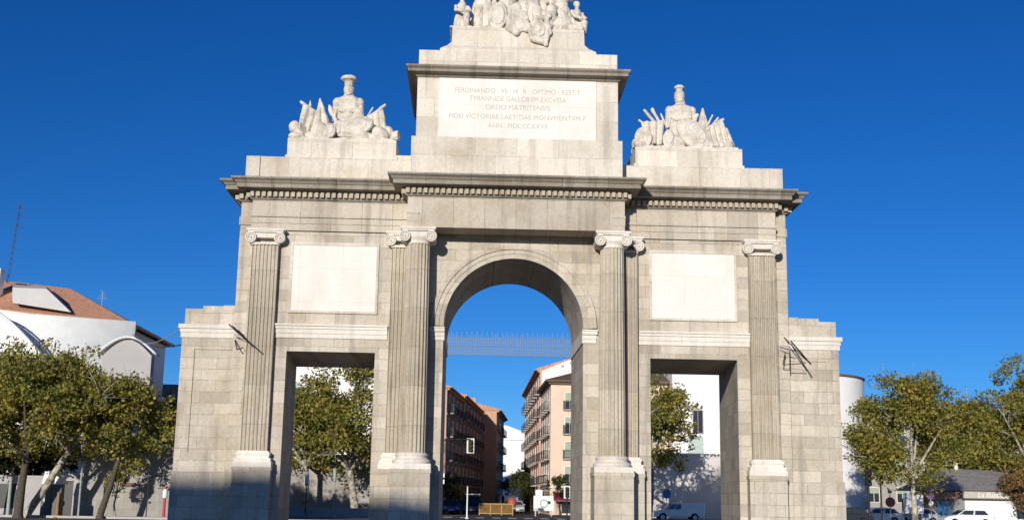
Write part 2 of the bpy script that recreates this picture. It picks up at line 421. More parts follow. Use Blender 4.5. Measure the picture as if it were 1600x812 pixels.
# ------ low outer piers with white bands
def pier(sx):
    m = MB()
    y = .62
    m.prism([(sx*9.9,y),(sx*11.78,y),(sx*11.78,DEP),(sx*9.9,DEP)][::sx], 0, 7.10)
    m.prism([(sx*9.9,y-.09),(sx*11.84,y-.09),(sx*11.84,DEP+.01),(sx*9.9,DEP+.01)][::sx], 0, 2.42)
    m.prism([(sx*9.9,y),(sx*11.74,y),(sx*11.74,DEP),(sx*9.9,DEP)][::sx], 7.57, 8.14)
    m.prism([(sx*9.9,y+.12),(sx*11.15,y+.12),(sx*11.15,DEP),(sx*9.9,DEP)][::sx], 8.14, 8.27)
    m.prism([(sx*9.9,y+.5),(sx*10.5,y+.5),(sx*10.5,DEP),(sx*9.9,DEP)][::sx], 8.27, 8.36)
    # raised border round a shallow recessed panel
    m.box(sx*9.93, y-.045, 6.68, sx*11.79, y+.01, 7.09); m.box(sx*11.32, y-.045, 3.05, sx*11.79, y+.01, 6.68); m.box(sx*9.93, y-.045, 2.42, sx*11.79, y+.01, 3.05)
    o = m.build('pier', granite, arch)
    b = MB()
    for (z0, z1, q) in ((7.10,7.28,.06),(7.28,7.42,.09),(7.42,7.57,.14)): b.box(sx*9.93, y-q, z0, sx*(11.78+q), DEP+q, z1)
    b.build('band', white_st, o)
both(pier)

# ------ things fixed on and in the arch
t = thing('light_curtain', 'blue grey band of spiky light wires strung high behind the round archway', 'street decoration', (1.0, 45, 0))
for x in (-7.2, 7.2): MB().tube((x, 0, 0), (x, 0, 13.6), .09, .06, 10).build('pole', steel, t)
m = MB()
for z in (11.9, 12.55, 13.15): m.tube((-7.2, 0, z), (7.2, 0, z), .022, .022, 6)
m.build('rail', bluegrey, t)
m = MB()
rng = random.Random(2)
for i in range(116):
    x = -7.1+14.2*i/115; m.box(x-.018, -.014, 11.9, x+.018, .014, 13.2+(.42 if i % 3 == 0 else rng.uniform(.0,.25)))
for i in range(11): m.box(-7.15, -.012, 11.93+i*.118, 7.15, .012, 11.963+i*.118)
o = m.build('wire', bluegrey, t); o['kind'] = 'stuff'
def bracket(sx):
    t = thing('lamp_bracket', 'bundle of dark iron rods sticking out beside the %s pilaster' % ('left outer' if sx < 0 else 'right outer'), 'bracket', (sx*9.8, .28, 6.9), 0, 'iron rod brackets on the outer pilasters')
    P = (lambda a, b, c: (sx*a-sx*9.8, b-.28, c-6.9))
    m = MB()
    if sx < 0:
        m.tube(P(10.02,-.05,7.50), P(8.95,-.95,6.62), .026, .026, 6).tube(P(9.9,-.1,7.46), P(9.4,-.5,7.02), .018, .018, 6); m.build('rod', iron, t)
        m = MB().tube(P(9.85,.28,7.0), P(9.68,-.1,6.62), .02, .02, 6).tube(P(9.68,-.1,6.62), P(9.42,-.3,6.66), .02, .02, 6).tube(P(9.8,.28,7.1), P(9.3,-.62,6.9), .015, .015, 6); m.build('stay', iron, t)
    else:
        m.tube(P(9.98,.25,7.36), P(10.4,-.75,6.42), .026, .026, 6).tube(P(9.75,.3,7.5), P(10.3,-.5,6.6), .018, .018, 6); m.build('rod', iron, t)
        m = MB().tube(P(9.5,.0,7.1), P(10.0,-.2,6.95), .016, .016, 6).tube(P(9.7,.0,6.9), P(9.55,-.2,6.45), .018, .018, 6).tube(P(9.55,-.2,6.45), P(10.3,-.45,6.5), .016, .016, 6).tube(P(9.95,.3,7.0), P(9.85,.0,6.3), .016, .016, 6); m.build('stay', iron, t)
both(bracket)

# ------------------------------------------------------------------ carved groups
def carve(mb, name, parent, voxel=.03, amp=.012, nscale=5, smooth=2):
    """one stone: overlapping solids melted together, then roughened"""
    o = mb.build(name, sculpt, None)
    fixn(o)
    r = o.modifiers.new('r', 'REMESH'); r.mode = 'VOXEL'; r.voxel_size = voxel; r.use_smooth_shade = True
    s = o.modifiers.new('s', 'SMOOTH'); s.iterations = smooth; s.factor = .5
    dg = bpy.context.evaluated_depsgraph_get(); me = bpy.data.meshes.new_from_object(o.evaluated_get(dg))
    o.modifiers.clear(); old = o.data; o.data = me; bpy.data.meshes.remove(old); me.name = name
    nv = len(me.vertices); co = np.empty(nv*3, 'f'); no = np.empty(nv*3, 'f')
    me.vertices.foreach_get('co', co); me.vertices.foreach_get('normal', no)
    co = co.reshape(-1, 3); no = no.reshape(-1, 3)
    for i in range(nv):
        p = Vector(co[i]*nscale); co[i] += no[i]*(amp*noise.fractal(p, 1, 2, 4))
    me.vertices.foreach_set('co', co.ravel()); me.update()
    if not me.materials: me.materials.append(sculpt)
    o.parent = parent
    return o
RX = lambda a: Matrix.Rotation(R_(a), 3, 'X'); RY = lambda a: Matrix.Rotation(R_(a), 3, 'Y'); RZ = lambda a: Matrix.Rotation(R_(a), 3, 'Z')

def drape(m, top, foot, w, th=.10, folds=4, y=0, lean=.0):
    """a hanging flag: a pole-to-hem sheet with rounded folds; top and foot are (x,z) lists of the two edges"""
    nu, nv = 28, 8; vs = []
    for side in (0, 1):
        for j in range(nv+1):
            f = j/nv
            for i in range(nu+1):
                u = i/nu
                a = Vector(top[0]).lerp(Vector(top[1]), u); b = Vector(foot[0]).lerp(Vector(foot[1]), u)
                p = a.lerp(b, f); wav = math.sin(u*math.pi*2*folds+f*1.3)*(.03+.07*f)
                vs.append((p.x, y + lean*f + wav + (th/2 if side else -th/2), p.y))
    k = nu+1; N = k*(nv+1); fs = []
    for j in range(nv):
        for i in range(nu):
            q = (j*k+i, j*k+i+1, (j+1)*k+i+1, (j+1)*k+i); fs += [q, tuple(N+e for e in q[::-1])]
    rim = [i for i in range(k)] + [j*k+nu for j in range(1, nv+1)] + [nv*k+i for i in range(nu-1, -1, -1)] + [j*k for j in range(nv-1, 0, -1)]
    fs += [(rim[(i+1) % len(rim)], rim[i], N+rim[i], N+rim[(i+1) % len(rim)]) for i in range(len(rim))]
    m.add(vs, fs, True); return m
def shield_mesh(m, c, rx, rz, rot, bulge=.16):
    m.ell(c, (rx, bulge, rz), rot, 28, 16)
    n = 40
    for k in (.93, .6):
        pts = [Vector(c) + rot @ Vector((rx*k*math.cos(t), -bulge*math.sqrt(max(0, 1-k*k))-.0, rz*k*math.sin(t))) for t in [2*math.pi*i/n for i in range(n)]]
        for i in range(n): m.tube(pts[i], pts[(i+1) % n], .03, .03, 6)
    return m
def bust(m, x, w=.46, zt=1.42):
    """a breastplate on a stand: waist, chest, shoulder lappets, neck"""
    m.lathe([(.26,.35),(.27,.55),(.25,.72),(.30,.9),(.36,1.08),(.385,1.24),(.34,1.38),(.17,1.46),(.13,1.52),(.125,1.64)], (0,0,0), 28)
    for v in range(len(m.v)):
        p = m.v[v]; m.v[v] = (x+p[0]*w/.36, p[1]*.85, p[2]*zt/1.42)
    for s in (1, -1):
        m.ell((x+s*w*.9, 0, 1.27*zt/1.42), (.18, .2, .16), None); m.capsule((x+s*w*.95, 0, 1.18*zt/1.42), .15, (x+s*w*1.06, -.03, .90), .12)
        m.ell((x+s*w*.38, -.26, 1.12), (.22, .07, .12), None)
    m.lathe([(w*.80,.60),(w*.86,.64),(w*.80,.68)], (x,0,0), 28); m.lathe([(.17,1.44),(.20,1.47),(.17,1.50)], (x,0,0), 20)
    for s in (1, -1):
        for k in range(4): m.capsule((x+s*w*(.95+.05*k), -.16+.1*k, 1.10), .055, (x+s*w*(1.05+.05*k), -.2+.1*k, .84), .05, 8)
    for i in range(9):
        t = -math.pi*(i+.5)/9; m.capsule((x+.33*math.cos(t), .29*math.sin(t), .62), .055, (x+.40*math.cos(t), .36*math.sin(t), .30), .05, 8)
    return m
def trophy(cx, flip):
    left = flip
    t = thing('trophy_sculpture', ('white stone trophy on the %s wing, its helmet crest %s' % (('left', 'broad and rounded') if left else ('right', 'flat and two tiered'))), 'sculpture', (cx, 1.35, 14.50), 0, 'stone trophies on the wings of the arch')
    t.scale = (1, 1, 1.27)
    # low rocky bed that carries everything
    m = MB(); rng = random.Random(3 if left else 5)
    for i in range(34):
        x = rng.uniform(-1.8, 1.8); m.ell((x, rng.uniform(-.75, .5), .08+.22*(1-abs(x)/2.1)), (rng.uniform(.18,.36), rng.uniform(.18,.34), rng.uniform(.10,.22)), RZ(rng.uniform(0,180)), 12, 8)
    m.box(-1.9, -.85, -.02, 1.9, .8, .09); carve(m, 'rock_bed', t, .04, .03, 4)
    o = carve(bust(MB(), .06 if left else -.12, .46 if left else .47, 1.53), 'breastplate', t, .022, .012, 6, 1)
    hx = .06 if left else -.16
    m = MB()
    if left:
        m.ell((hx, -.02, 1.78), (.205, .21, .22)).capsule((hx,-.2,1.72), .05, (hx,-.22,1.66), .04).ell((hx, -.16, 1.88), (.17,.10,.05)).ell((hx,-.18,1.60),(.10,.06,.04))
        m.lathe([(.17,1.92),(.16,2.0),(.20,2.04),(.29,2.07),(.31,2.12),(.28,2.17),(.15,2.21),(.02,2.22)], (hx-.02, 0, 0), 24)
    else:
        m.ell((hx, 0, 1.72), (.19, .19, .15)); m.lathe([(.19,1.76),(.205,1.80),(.205,1.92),(.185,1.96),(.13,1.99),(.13,2.06),(.19,2.08),(.20,2.13),(.16,2.17),(.05,2.19)], (hx,0,0), 24)
    carve(m, 'helmet', t, .02, .008, 6, 1)
    def part(name, fn, **k):
        q = MB(); fn(q); return carve(q, name, t, **k)
    if left:
        part('flag', lambda q: (drape(q, [(-1.62,1.28),(-.92,.98)], [(-1.78,.35),(-1.0,.18)], .7, .12, 3, -.15, -.25), q.capsule((-1.72,-.12,1.33), .055, (-.6,-.05,.75), .06)), voxel=.03)
        part('flag', lambda q: (drape(q, [(-1.02,1.42),(-.96,1.42)], [(-1.18,.5),(-.45,.45)], .5, .14, 2, -.2, -.2), q.lathe([(.03,0),(.07,.16),(.05,.3),(.0,.5)], (-1.0,-.2,1.02), 10)), voxel=.03)
        part('spearhead', lambda q: (q.capsule((-.66,-.1,1.24), .03, (-.36,-.2,.75), .08), q.ell((-.58,-.12,1.08), (.09,.05,.2), RY(-22))), voxel=.025)
        part('spear', lambda q: (q.capsule((-1.38,.1,1.22), .035, (-.75,.0,.55), .05), q.lathe([(.02,0),(.07,.1),(0,.3)], (-1.40,.1,1.18), 8)), voxel=.02)
        part('spear', lambda q: (q.capsule((.98,.1,1.26), .035, (.55,.0,.6), .05), q.capsule((1.24,.15,1.02), .04, (.7,.05,.7), .05)), voxel=.02)
        part('cannonball', lambda q: q.ell((-1.88,-.3,.50), (.215,.22,.20)), voxel=.03)
        part('war_drum', lambda q: (q.tube((-1.75,-.45,.10), (-1.52,-.62,.30), .22, .26, 20), q.tube((-1.5,-.64,.31), (-1.46,-.66,.33), .28, .28, 20)), voxel=.03)
        part('round_shield', lambda q: shield_mesh(q, (-.86,-.72,.33), .25, .25, RX(-18) @ RZ(20), .15), voxel=.025)
        part('round_shield', lambda q: shield_mesh(q, (-.48,-.78,.28), .22, .24, RX(-18) @ RZ(-10), .15), voxel=.025)
        part('shield', lambda q: shield_mesh(q, (.40,-.62,.45), .72, .34, RY(-14) @ RX(-20), .16), voxel=.025)
        part('round_shield', lambda q: shield_mesh(q, (.50,-.36,.88), .19, .22, RY(10), .14), voxel=.025)
        part('flag', lambda q: (q.capsule((1.44,.05,1.34), .055, (.62,-.2,.72), .06), drape(q, [(.80,.86),(1.40,1.18)], [(.95,.30),(1.62,.32)], .6, .14, 3, -.05, -.25)), voxel=.03)
        part('war_drum', lambda q: (q.ell((1.35,-.55,.28), (.34,.24,.24), RY(20)), q.ell((1.62,-.3,.36), (.24,.26,.24))), voxel=.03)
        part('cannon', lambda q: (q.tube((1.1,-.1,.22), (1.98,-.42,.28), .16, .12, 18), q.tube((1.86,-.38,.27), (2.03,-.44,.285), .16, .165, 18), q.tube((1.60,-.3,.25),(1.66,-.31,.25), .16, .16, 18)), voxel=.028)
        part('bundle_of_cloth', lambda q: [q.capsule((-.3+.16*i, -.5, .62), .09, (-.36+.2*i, -.72, .30), .10) for i in range(3)], voxel=.03)
    else:
        part('war_drum', lambda q: (q.tube((-1.46,.0,.42), (-1.64,-.62,.36), .30, .30, 22), q.tube((-1.63,-.58,.36), (-1.66,-.68,.355), .335, .335, 22), q.tube((-1.50,-.12,.41), (-1.53,-.22,.405), .33, .33, 22)), voxel=.03)
        part('cannon', lambda q: (q.tube((-1.25,-.2,.16), (-1.96,-.5,.20), .12, .10, 18), q.tube((-1.9,-.48,.2), (-2.02,-.53,.205), .13, .135, 18)), voxel=.028)
        part('flag', lambda q: (drape(q, [(-1.68,.95),(-.80,1.0)], [(-1.55,.25),(-.9,.12)], .8, .14, 3, -.25, -.35), q.capsule((-1.52,-.12,1.34), .06, (-1.02,-.15,.85), .065)), voxel=.03)
        part('spear', lambda q: (q.capsule((-1.20,-.1,1.34), .055, (-.90,-.2,.85), .06), q.capsule((-1.22,-.1,1.37), .07, (-1.17,-.1,1.30), .07)), voxel=.028)
        part('shield', lambda q: shield_mesh(q, (.26,-.58,.50), .72, .46, RY(28) @ RX(-18), .18), voxel=.025)
        part('round_shield', lambda q: shield_mesh(q, (-.70,-.70,.30), .22, .34, RX(-22) @ RY(12), .16), voxel=.025)
        part('cuirass_strap', lambda q: [q.capsule((-.52+.1*i,-.42,.95-.05*i), .07, (-.62+.13*i,-.62,.38), .09) for i in range(3)], voxel=.03)
        part('flag', lambda q: (drape(q, [(.66,1.46),(.71,1.46)], [(.34,.40),(1.05,.30)], .6, .15, 3, -.15, -.25), q.lathe([(.03,0),(.06,.12),(.04,.25),(0,.42)], (.68,-.15,1.10), 10)), voxel=.03)
        part('spear', lambda q: (q.capsule((1.12,.1,1.30), .035, (.70,.0,.6), .05), q.capsule((1.34,.1,1.22), .035, (.8,.0,.7), .05)), voxel=.02)
        part('spear', lambda q: (q.capsule((-.86,.1,1.30), .035, (-.55,.0,.6), .05), q.capsule((-1.70,.1,1.08), .04, (-1.2,.0,.8), .05)), voxel=.02)
        part('pistol', lambda q: (q.capsule((.47,-.1,1.22), .06, (.36,-.15,.95), .08), q.ell((.49,-.1,1.24), (.09,.07,.06))), voxel=.025)
        part('flag', lambda q: (q.capsule((1.52,.05,1.16), .06, (.9,-.2,.82), .06), drape(q, [(.92,.90),(1.46,1.10)], [(1.08,.12),(1.72,.20)], .6, .14, 3, -.1, -.28)), voxel=.03)
        part('quiver', lambda q: (q.capsule((1.58,-.1,.78), .10, (1.76,-.3,.22), .13), q.ell((1.62,-.4,.22), (.2,.2,.16))), voxel=.03)
        part('bundle_of_cloth', lambda q: [q.capsule((.75+.13*i, -.6, .34-.02*i), .08, (.70+.2*i, -.8, .14), .09) for i in range(4)], voxel=.03)
    return t
trophy(-6.41, True); trophy(6.41, False)

# the crowning group: a standing crowned woman with a shield between seated figures, the coat of arms hanging over the plinth
top = thing('figure_group_sculpture', 'white stone group of draped figures crowning the attic of the arch', 'sculpture', (-.04, 1.2, 18.82)); top.scale = (1.09, 1.05, 1.25)
def figure(mb, x, y, pose, s=1.0):
    q = MB()
    if pose == 'stand':
        q.lathe([(.50,0),(.46,.25),(.38,.7),(.30,1.05),(.24,1.25),(.27,1.4),(.29,1.58),(.20,1.72),(.09,1.78),(.08,1.86)], (0,0,0), 60, lambda t, z: 1+.13*math.sin(9*t+2*z)*max(0, 1.1-z)/1.1)
        q.ell((0,-.02,1.98), (.125,.15,.17)).ell((0,.05,2.05), (.15,.15,.13)).ell((0,-.15,1.96), (.025,.04,.03)); q.lathe([(.12,2.1),(.16,2.2),(.13,2.22)], (0,0,0), 12)
        for sx in (1, -1): q.capsule((sx*.30,0,1.60), .09, (sx*.44,-.1,1.25), .075).capsule((sx*.44,-.1,1.25), .075, (sx*.40,-.36,1.12), .055).ell((sx*.39,-.42,1.12), (.06,.08,.05))
        q.capsule((-.12,-.3,.75), .16, (-.15,-.42,.05), .15).capsule((.15,-.25,.7), .15, (.18,-.40,.05), .14)
    elif pose == 'sit':
        q.ell((0,.15,.42), (.34,.32,.42)).lathe([(.27,.45),(.23,.7),(.27,.9),(.26,1.02),(.12,1.12),(.08,1.2)], (0,.1,0), 24)
        q.ell((0,.03,1.34), (.12,.145,.165)).ell((0,.10,1.40), (.15,.14,.13)).ell((0,-.11,1.32), (.025,.035,.03))
        for sx in (1, -1):
            q.capsule((sx*.15,0,.50), .19, (sx*.20,-.50,.55), .16).capsule((sx*.20,-.50,.55), .15, (sx*.20,-.55,.06), .11).capsule((sx*.20,-.55,.05), .08, (sx*.21,-.74,.04), .06)
            q.capsule((sx*.28,.08,.98), .085, (sx*.38,-.1,.72), .07).capsule((sx*.38,-.1,.72), .07, (sx*.24,-.4,.70), .055).ell((sx*.22,-.46,.70), (.06,.07,.05))
        for i in range(6): q.capsule((-.25+.1*i,-.46,.55), .07, (-.32+.13*i,-.58,.08), .06, 8)
    elif pose == 'kneel':
        q.capsule((0,.1,.5), .24, (0,-.02,.95), .20).ell((0,-.04,1.3), (.12,.14,.16)).ell((0,.03,1.36), (.145,.14,.12)).ell((0,-.17,1.28), (.025,.035,.03)); q.capsule((0,0,1.0),.1,(0,-.02,1.2),.08)
        q.capsule((.12,.05,.45), .18, (.14,-.42,.48), .14).capsule((.14,-.42,.48), .13, (.14,-.36,.06), .10).capsule((-.13,.05,.45), .18, (-.13,-.2,.10), .14).capsule((-.13,-.2,.1), .12, (-.13,.45,.1), .09)
        for sx in (1, -1): q.capsule((sx*.24,0,.95), .085, (sx*.3,-.3,.72), .07).capsule((sx*.3,-.3,.72), .065, (sx*.10,-.48,.62), .055).ell((sx*.08,-.52,.62), (.06,.06,.05))
        for i in range(5): q.capsule((-.22+.1*i,-.1,.55), .08, (-.32+.14*i,-.32,.06), .07, 8)
    q.xf(Matrix.Translation((x, y, 0)) @ Matrix.Scale(s, 4) @ Matrix.Rotation(R_(mb), 4, 'Z'))
    return q
m = MB(); rng = random.Random(11)
for i in range(30):
    x = rng.uniform(-2.1, 2.1); m.ell((x, rng.uniform(-.9,.7), .06), (rng.uniform(.2,.4), rng.uniform(.2,.35), rng.uniform(.08,.16)), RZ(rng.uniform(0,180)), 12, 8)
m.box(-2.3, -1.2, -.02, 2.35, 1.2, .07); carve(m, 'rock_bed', top, .05, .05, 3)
for args in ((10, -1.92, -.75, 'kneel', .85), (0, -1.2, -.25, 'stand', 1.08), (4, -.35, -.15, 'sit', 1.35), (-6, .42, -.35, 'stand', 1.2), (-12, 1.05, -.3, 'sit', 1.25), (-25, 1.55, -.40, 'stand', .95), (30, 2.08, -.55, 'kneel', .8)):
    carve(figure(*args), 'draped_figure', top, .024, .015, 6, 1)
carve(shield_mesh(MB(), (-.68,-.98,.42), .33, .46, RX(-10) @ RY(8), .2), 'oval_shield', top, .025, .012, 5)
q = MB()
for i in range(5): q.capsule((-.22+.11*i, -.85, .75-.03*i), .11, (-.30+.16*i, -1.22-.02*i, .02-.05*(i % 3)), .12)
q.capsule((-.35,-1.2,.0), .10, (-.02,-1.32,-.13), .12); carve(q, 'hanging_cloth', top, .03, .03, 5, 2)
q = MB()
shield_mesh(q, (.72,-1.34,-.08), .30, .34, RX(-4) @ RY(-20), .12)
for a, b in (((.38,-1.36,.05),(.50,-1.38,-.36)), ((1.0,-1.36,.18),(1.12,-1.34,-.15)), ((1.02,-1.36,-.1),(.98,-1.38,-.52)), ((.55,-1.36,-.36),(.86,-1.40,-.46)), ((.62,-1.34,.3),(1.02,-1.34,.34))): q.capsule(a, .10, b, .08)
q.ell((.72,-1.42,-.06), (.16,.1,.2)); q.tube((.7,-1.32,0), (.7,-.7,.2), .25, .25, 12)
carve(q, 'coat_of_arms', top, .02, .02, 8, 1)
q = MB()
q.ell((1.5,-.95,.25), (.42,.26,.24), RZ(8)).capsule((1.25,-1.0,.22), .13, (1.05,-1.25,.12), .10).capsule((1.75,-.95,.16), .14, (2.22,-1.15,.06), .09).ell((1.12,-1.1,.42), (.22,.22,.22)).ell((1.08,-1.3,.38), (.11,.13,.09))
for i in range(9): q.capsule((1.2+.02*i, -1.02, .5-.03*i), .09, (1.34+.02*i, -1.12, .34-.03*i), .07)
carve(q, 'lion', top, .024, .02, 8, 1)
q = MB(); drape(q, [(1.6,1.0),(2.35,.85)], [(1.75,.1),(2.38,.05)], .7, .14, 4, -.35, -.3); carve(q, 'flag', top, .025, .012, 5, 1)
# ------------------------------------------------------------------ ground and street
def asphalt(name, c, var=.25, sc=.35):
    t = NT(name); g = t.new('ShaderNodeNewGeometry'); p = g.outputs['Position']
    a = t.noise(p, sc, 5, .6); b = t.noise(p, 30, 3, .7)
    col = t.mix(1, c, t.ramp(a, [(.3, (1-var,)*3), (.7, (1+var,)*3)]), 'MULTIPLY'); col = t.mix(1, col, t.ramp(b, [(.3, (.75,)*3), (.7, (1.2,)*3)]), 'MULTIPLY')
    t.bsdf(col, .85, 0, b, .3, .01); return t.m
def pavers(name, c):
    t = NT(name); g = t.new('ShaderNodeNewGeometry'); b = t.new('ShaderNodeTexBrick'); t.link(g.outputs['Position'], b.inputs[0])
    b.inputs['Scale'].default_value = 1; b.inputs['Brick Width'].default_value = .6; b.inputs['Row Height'].default_value = .4; b.inputs['Mortar Size'].default_value = .008
    for k, f in (('Color1', 1), ('Color2', .85), ('Mortar', .55)): b.inputs[k].default_value = (*[x*f for x in c], 1)
    n = t.noise(g.outputs['Position'], 1.2, 5, .6); t.bsdf(t.mix(1, b.outputs[0], t.ramp(n, [(.3, (.8,)*3), (.7, (1.1,)*3)]), 'MULTIPLY'), .85); return t.m
m_asph = asphalt('asphalt', (.06,.058,.056)); m_pave = pavers('paving', (.20,.185,.165)); m_soil = asphalt('dry_ground', (.12,.105,.085), .3, .2); m_kerb = plain('kerb_granite', (.42,.40,.37), .8, .2, 4)
m_paint = plain('road_paint', (.72,.72,.70), .7, .2, 6)
def struct(m, name, mat): return tag(m.build(name, mat), kind='structure')
struct(MB().add([(-900,-900,0),(900,-900,0),(900,900,0),(-900,900,0)], [(0,1,2,3)]), 'ground', m_soil)
def ring(r0, r1, z, n=72, c=(0, 2)):
    m = MB(); vs = []
    for r in (r0, r1): vs += [(c[0]+r*math.cos(2*math.pi*i/n), c[1]+r*math.sin(2*math.pi*i/n), z) for i in range(n)]
    return m.add(vs, [(i, n+i, n+(i+1) % n, (i+1) % n) for i in range(n)])
# roundabout road with the arch on its paved island, and the street running on behind
struct(ring(19, 33, .004), 'roundabout_road', m_asph)
struct(MB().lathe([(18.7,0),(18.7,.14),(.01,.14)], (0,2,0), 72, None, False, False), 'island_pavement', m_pave)
k = MB(); k.lathe([(18.7,0.0),(19.0,0.0),(19.0,.145),(18.7,.145)], (0,2,0), 72, None, False, False); struct(k, 'island_kerb', m_kerb)
struct(MB().add([(-4.6,33,.006),(9.6,33,.006),(9.6,86,.006),(8.6,330,.006),(16,330,.006),(2,140,.006),(-5.2,86,.006),(-4.6,60,.006)][0:4] + [(3.2,330,.006),(-2.0,86,.006)], [(0,1,2,3,4,5)]), 'street', m_asph)
cw = MB()
for i in range(9): cw.add([(-3.8+i*1.4,62,.011),(-3.1+i*1.4,62,.011),(-3.1+i*1.4,66,.011),(-3.8+i*1.4,66,.011)], [(0,1,2,3)])
struct(cw, 'zebra_crossing', m_paint)
for x0, x1 in ((-40,-5.2),(10.4,90)):
    m = MB().box(x0, 36.5, 0, x1, 38.2 if x0 < 0 else 39, .13).box(x0, 56.5 if x0 > 0 else 57, 0, x1, 71, .13); struct(m, 'pavement', m_pave)
    m = MB().box(x0, 36.2, 0, x1, 36.5, .145).box(x0, 56.2, 0, x1, 56.5, .145); struct(m, 'kerb', m_kerb)

# ------------------------------------------------------------------ vegetation
def leafmat(name, stops, trans=.25):
    t = NT(name); g = t.new('ShaderNodeNewGeometry')
    col = t.ramp(g.outputs['Random Per Island'], stops); n = t.noise(g.outputs['Position'], .45, 2)
    col = t.mix(1, col, t.ramp(n, [(.35, (.72,.80,.7)), (.65, (1.25,1.15,1.0))]), 'MULTIPLY')
    b = t.bsdf(col, .55, spec=.35); tr = t.new('ShaderNodeBsdfTranslucent'); t.link(t.mix(1, col, (1.1,1.1,.5), 'MULTIPLY'), tr.inputs[0])
    mx = t.new('ShaderNodeMixShader'); mx.inputs[0].default_value = trans; t.link(b.outputs[0], mx.inputs[1]); t.link(tr.outputs[0], mx.inputs[2]); t.link(mx.outputs[0], t.out.inputs[0])
    return t.m
m_leaf = leafmat('plane_leaves', [(0,(.105,.125,.026)),(.25,(.20,.21,.046)),(.55,(.31,.285,.065)),(.85,(.42,.345,.085)),(1,(.40,.26,.075))], .42)
m_leafg = leafmat('green_leaves', [(0,(.02,.034,.01)),(.5,(.045,.06,.015)),(1,(.10,.10,.025))])
m_leaft = leafmat('tan_leaves', [(0,(.14,.085,.03)),(.5,(.24,.15,.06)),(1,(.32,.21,.09))])
m_leafd = leafmat('dark_leaves', [(0,(.012,.018,.010)),(.6,(.025,.03,.014)),(1,(.05,.03,.03))])
m_pink = leafmat('pink_petals', [(0,(.45,.03,.12)),(1,(.65,.10,.22))])
def barkmat():
    t = NT('plane_bark'); g = t.new('ShaderNodeNewGeometry'); n = t.noise(g.outputs['Position'], 3.2, 4, .6)
    t.bsdf(t.ramp(n, [(.35,(.14,.12,.09)),(.5,(.34,.30,.23)),(.65,(.52,.47,.38))]), .8, 0, n, .4, .02); return t.m
m_bark = barkmat(); m_barkd = plain('dark_bark', (.09,.07,.05), .9, .35, 6)

def leaf_quads(pts, size, rng):
    """numpy: one folded leaf pair of faces per point"""
    n = len(pts); a = rng.normal(size=(n,3)); a /= np.linalg.norm(a, axis=1)[:,None]; b = rng.normal(size=(n,3)); b -= a*(a*b).sum(1)[:,None]; b /= np.linalg.norm(b, axis=1)[:,None]
    s = (size*rng.uniform(.45, 1.45, n))[:,None]; c = np.cross(a, b)*.25
    v = np.stack([pts-a*s*.62, pts+b*s*.5+c*s, pts+a*s*.62, pts-b*s*.5+c*s], 1).reshape(-1, 3)
    return v
def leaf_mesh(name, pts, size, mat, rng, parent=None):
    v = leaf_quads(pts, size, rng); n = len(v)
    me = bpy.data.meshes.new(name); me.vertices.add(n); me.vertices.foreach_set('co', v.astype('f').ravel())
    me.loops.add(n); me.loops.foreach_set('vertex_index', np.arange(n, dtype='i')); me.polygons.add(n//4)
    me.polygons.foreach_set('loop_start', np.arange(0, n, 4, dtype='i')); me.update(calc_edges=True); me.materials.append(mat)
    o = bpy.data.objects.new(name, me); COL.objects.link(o); o.parent = parent; return o
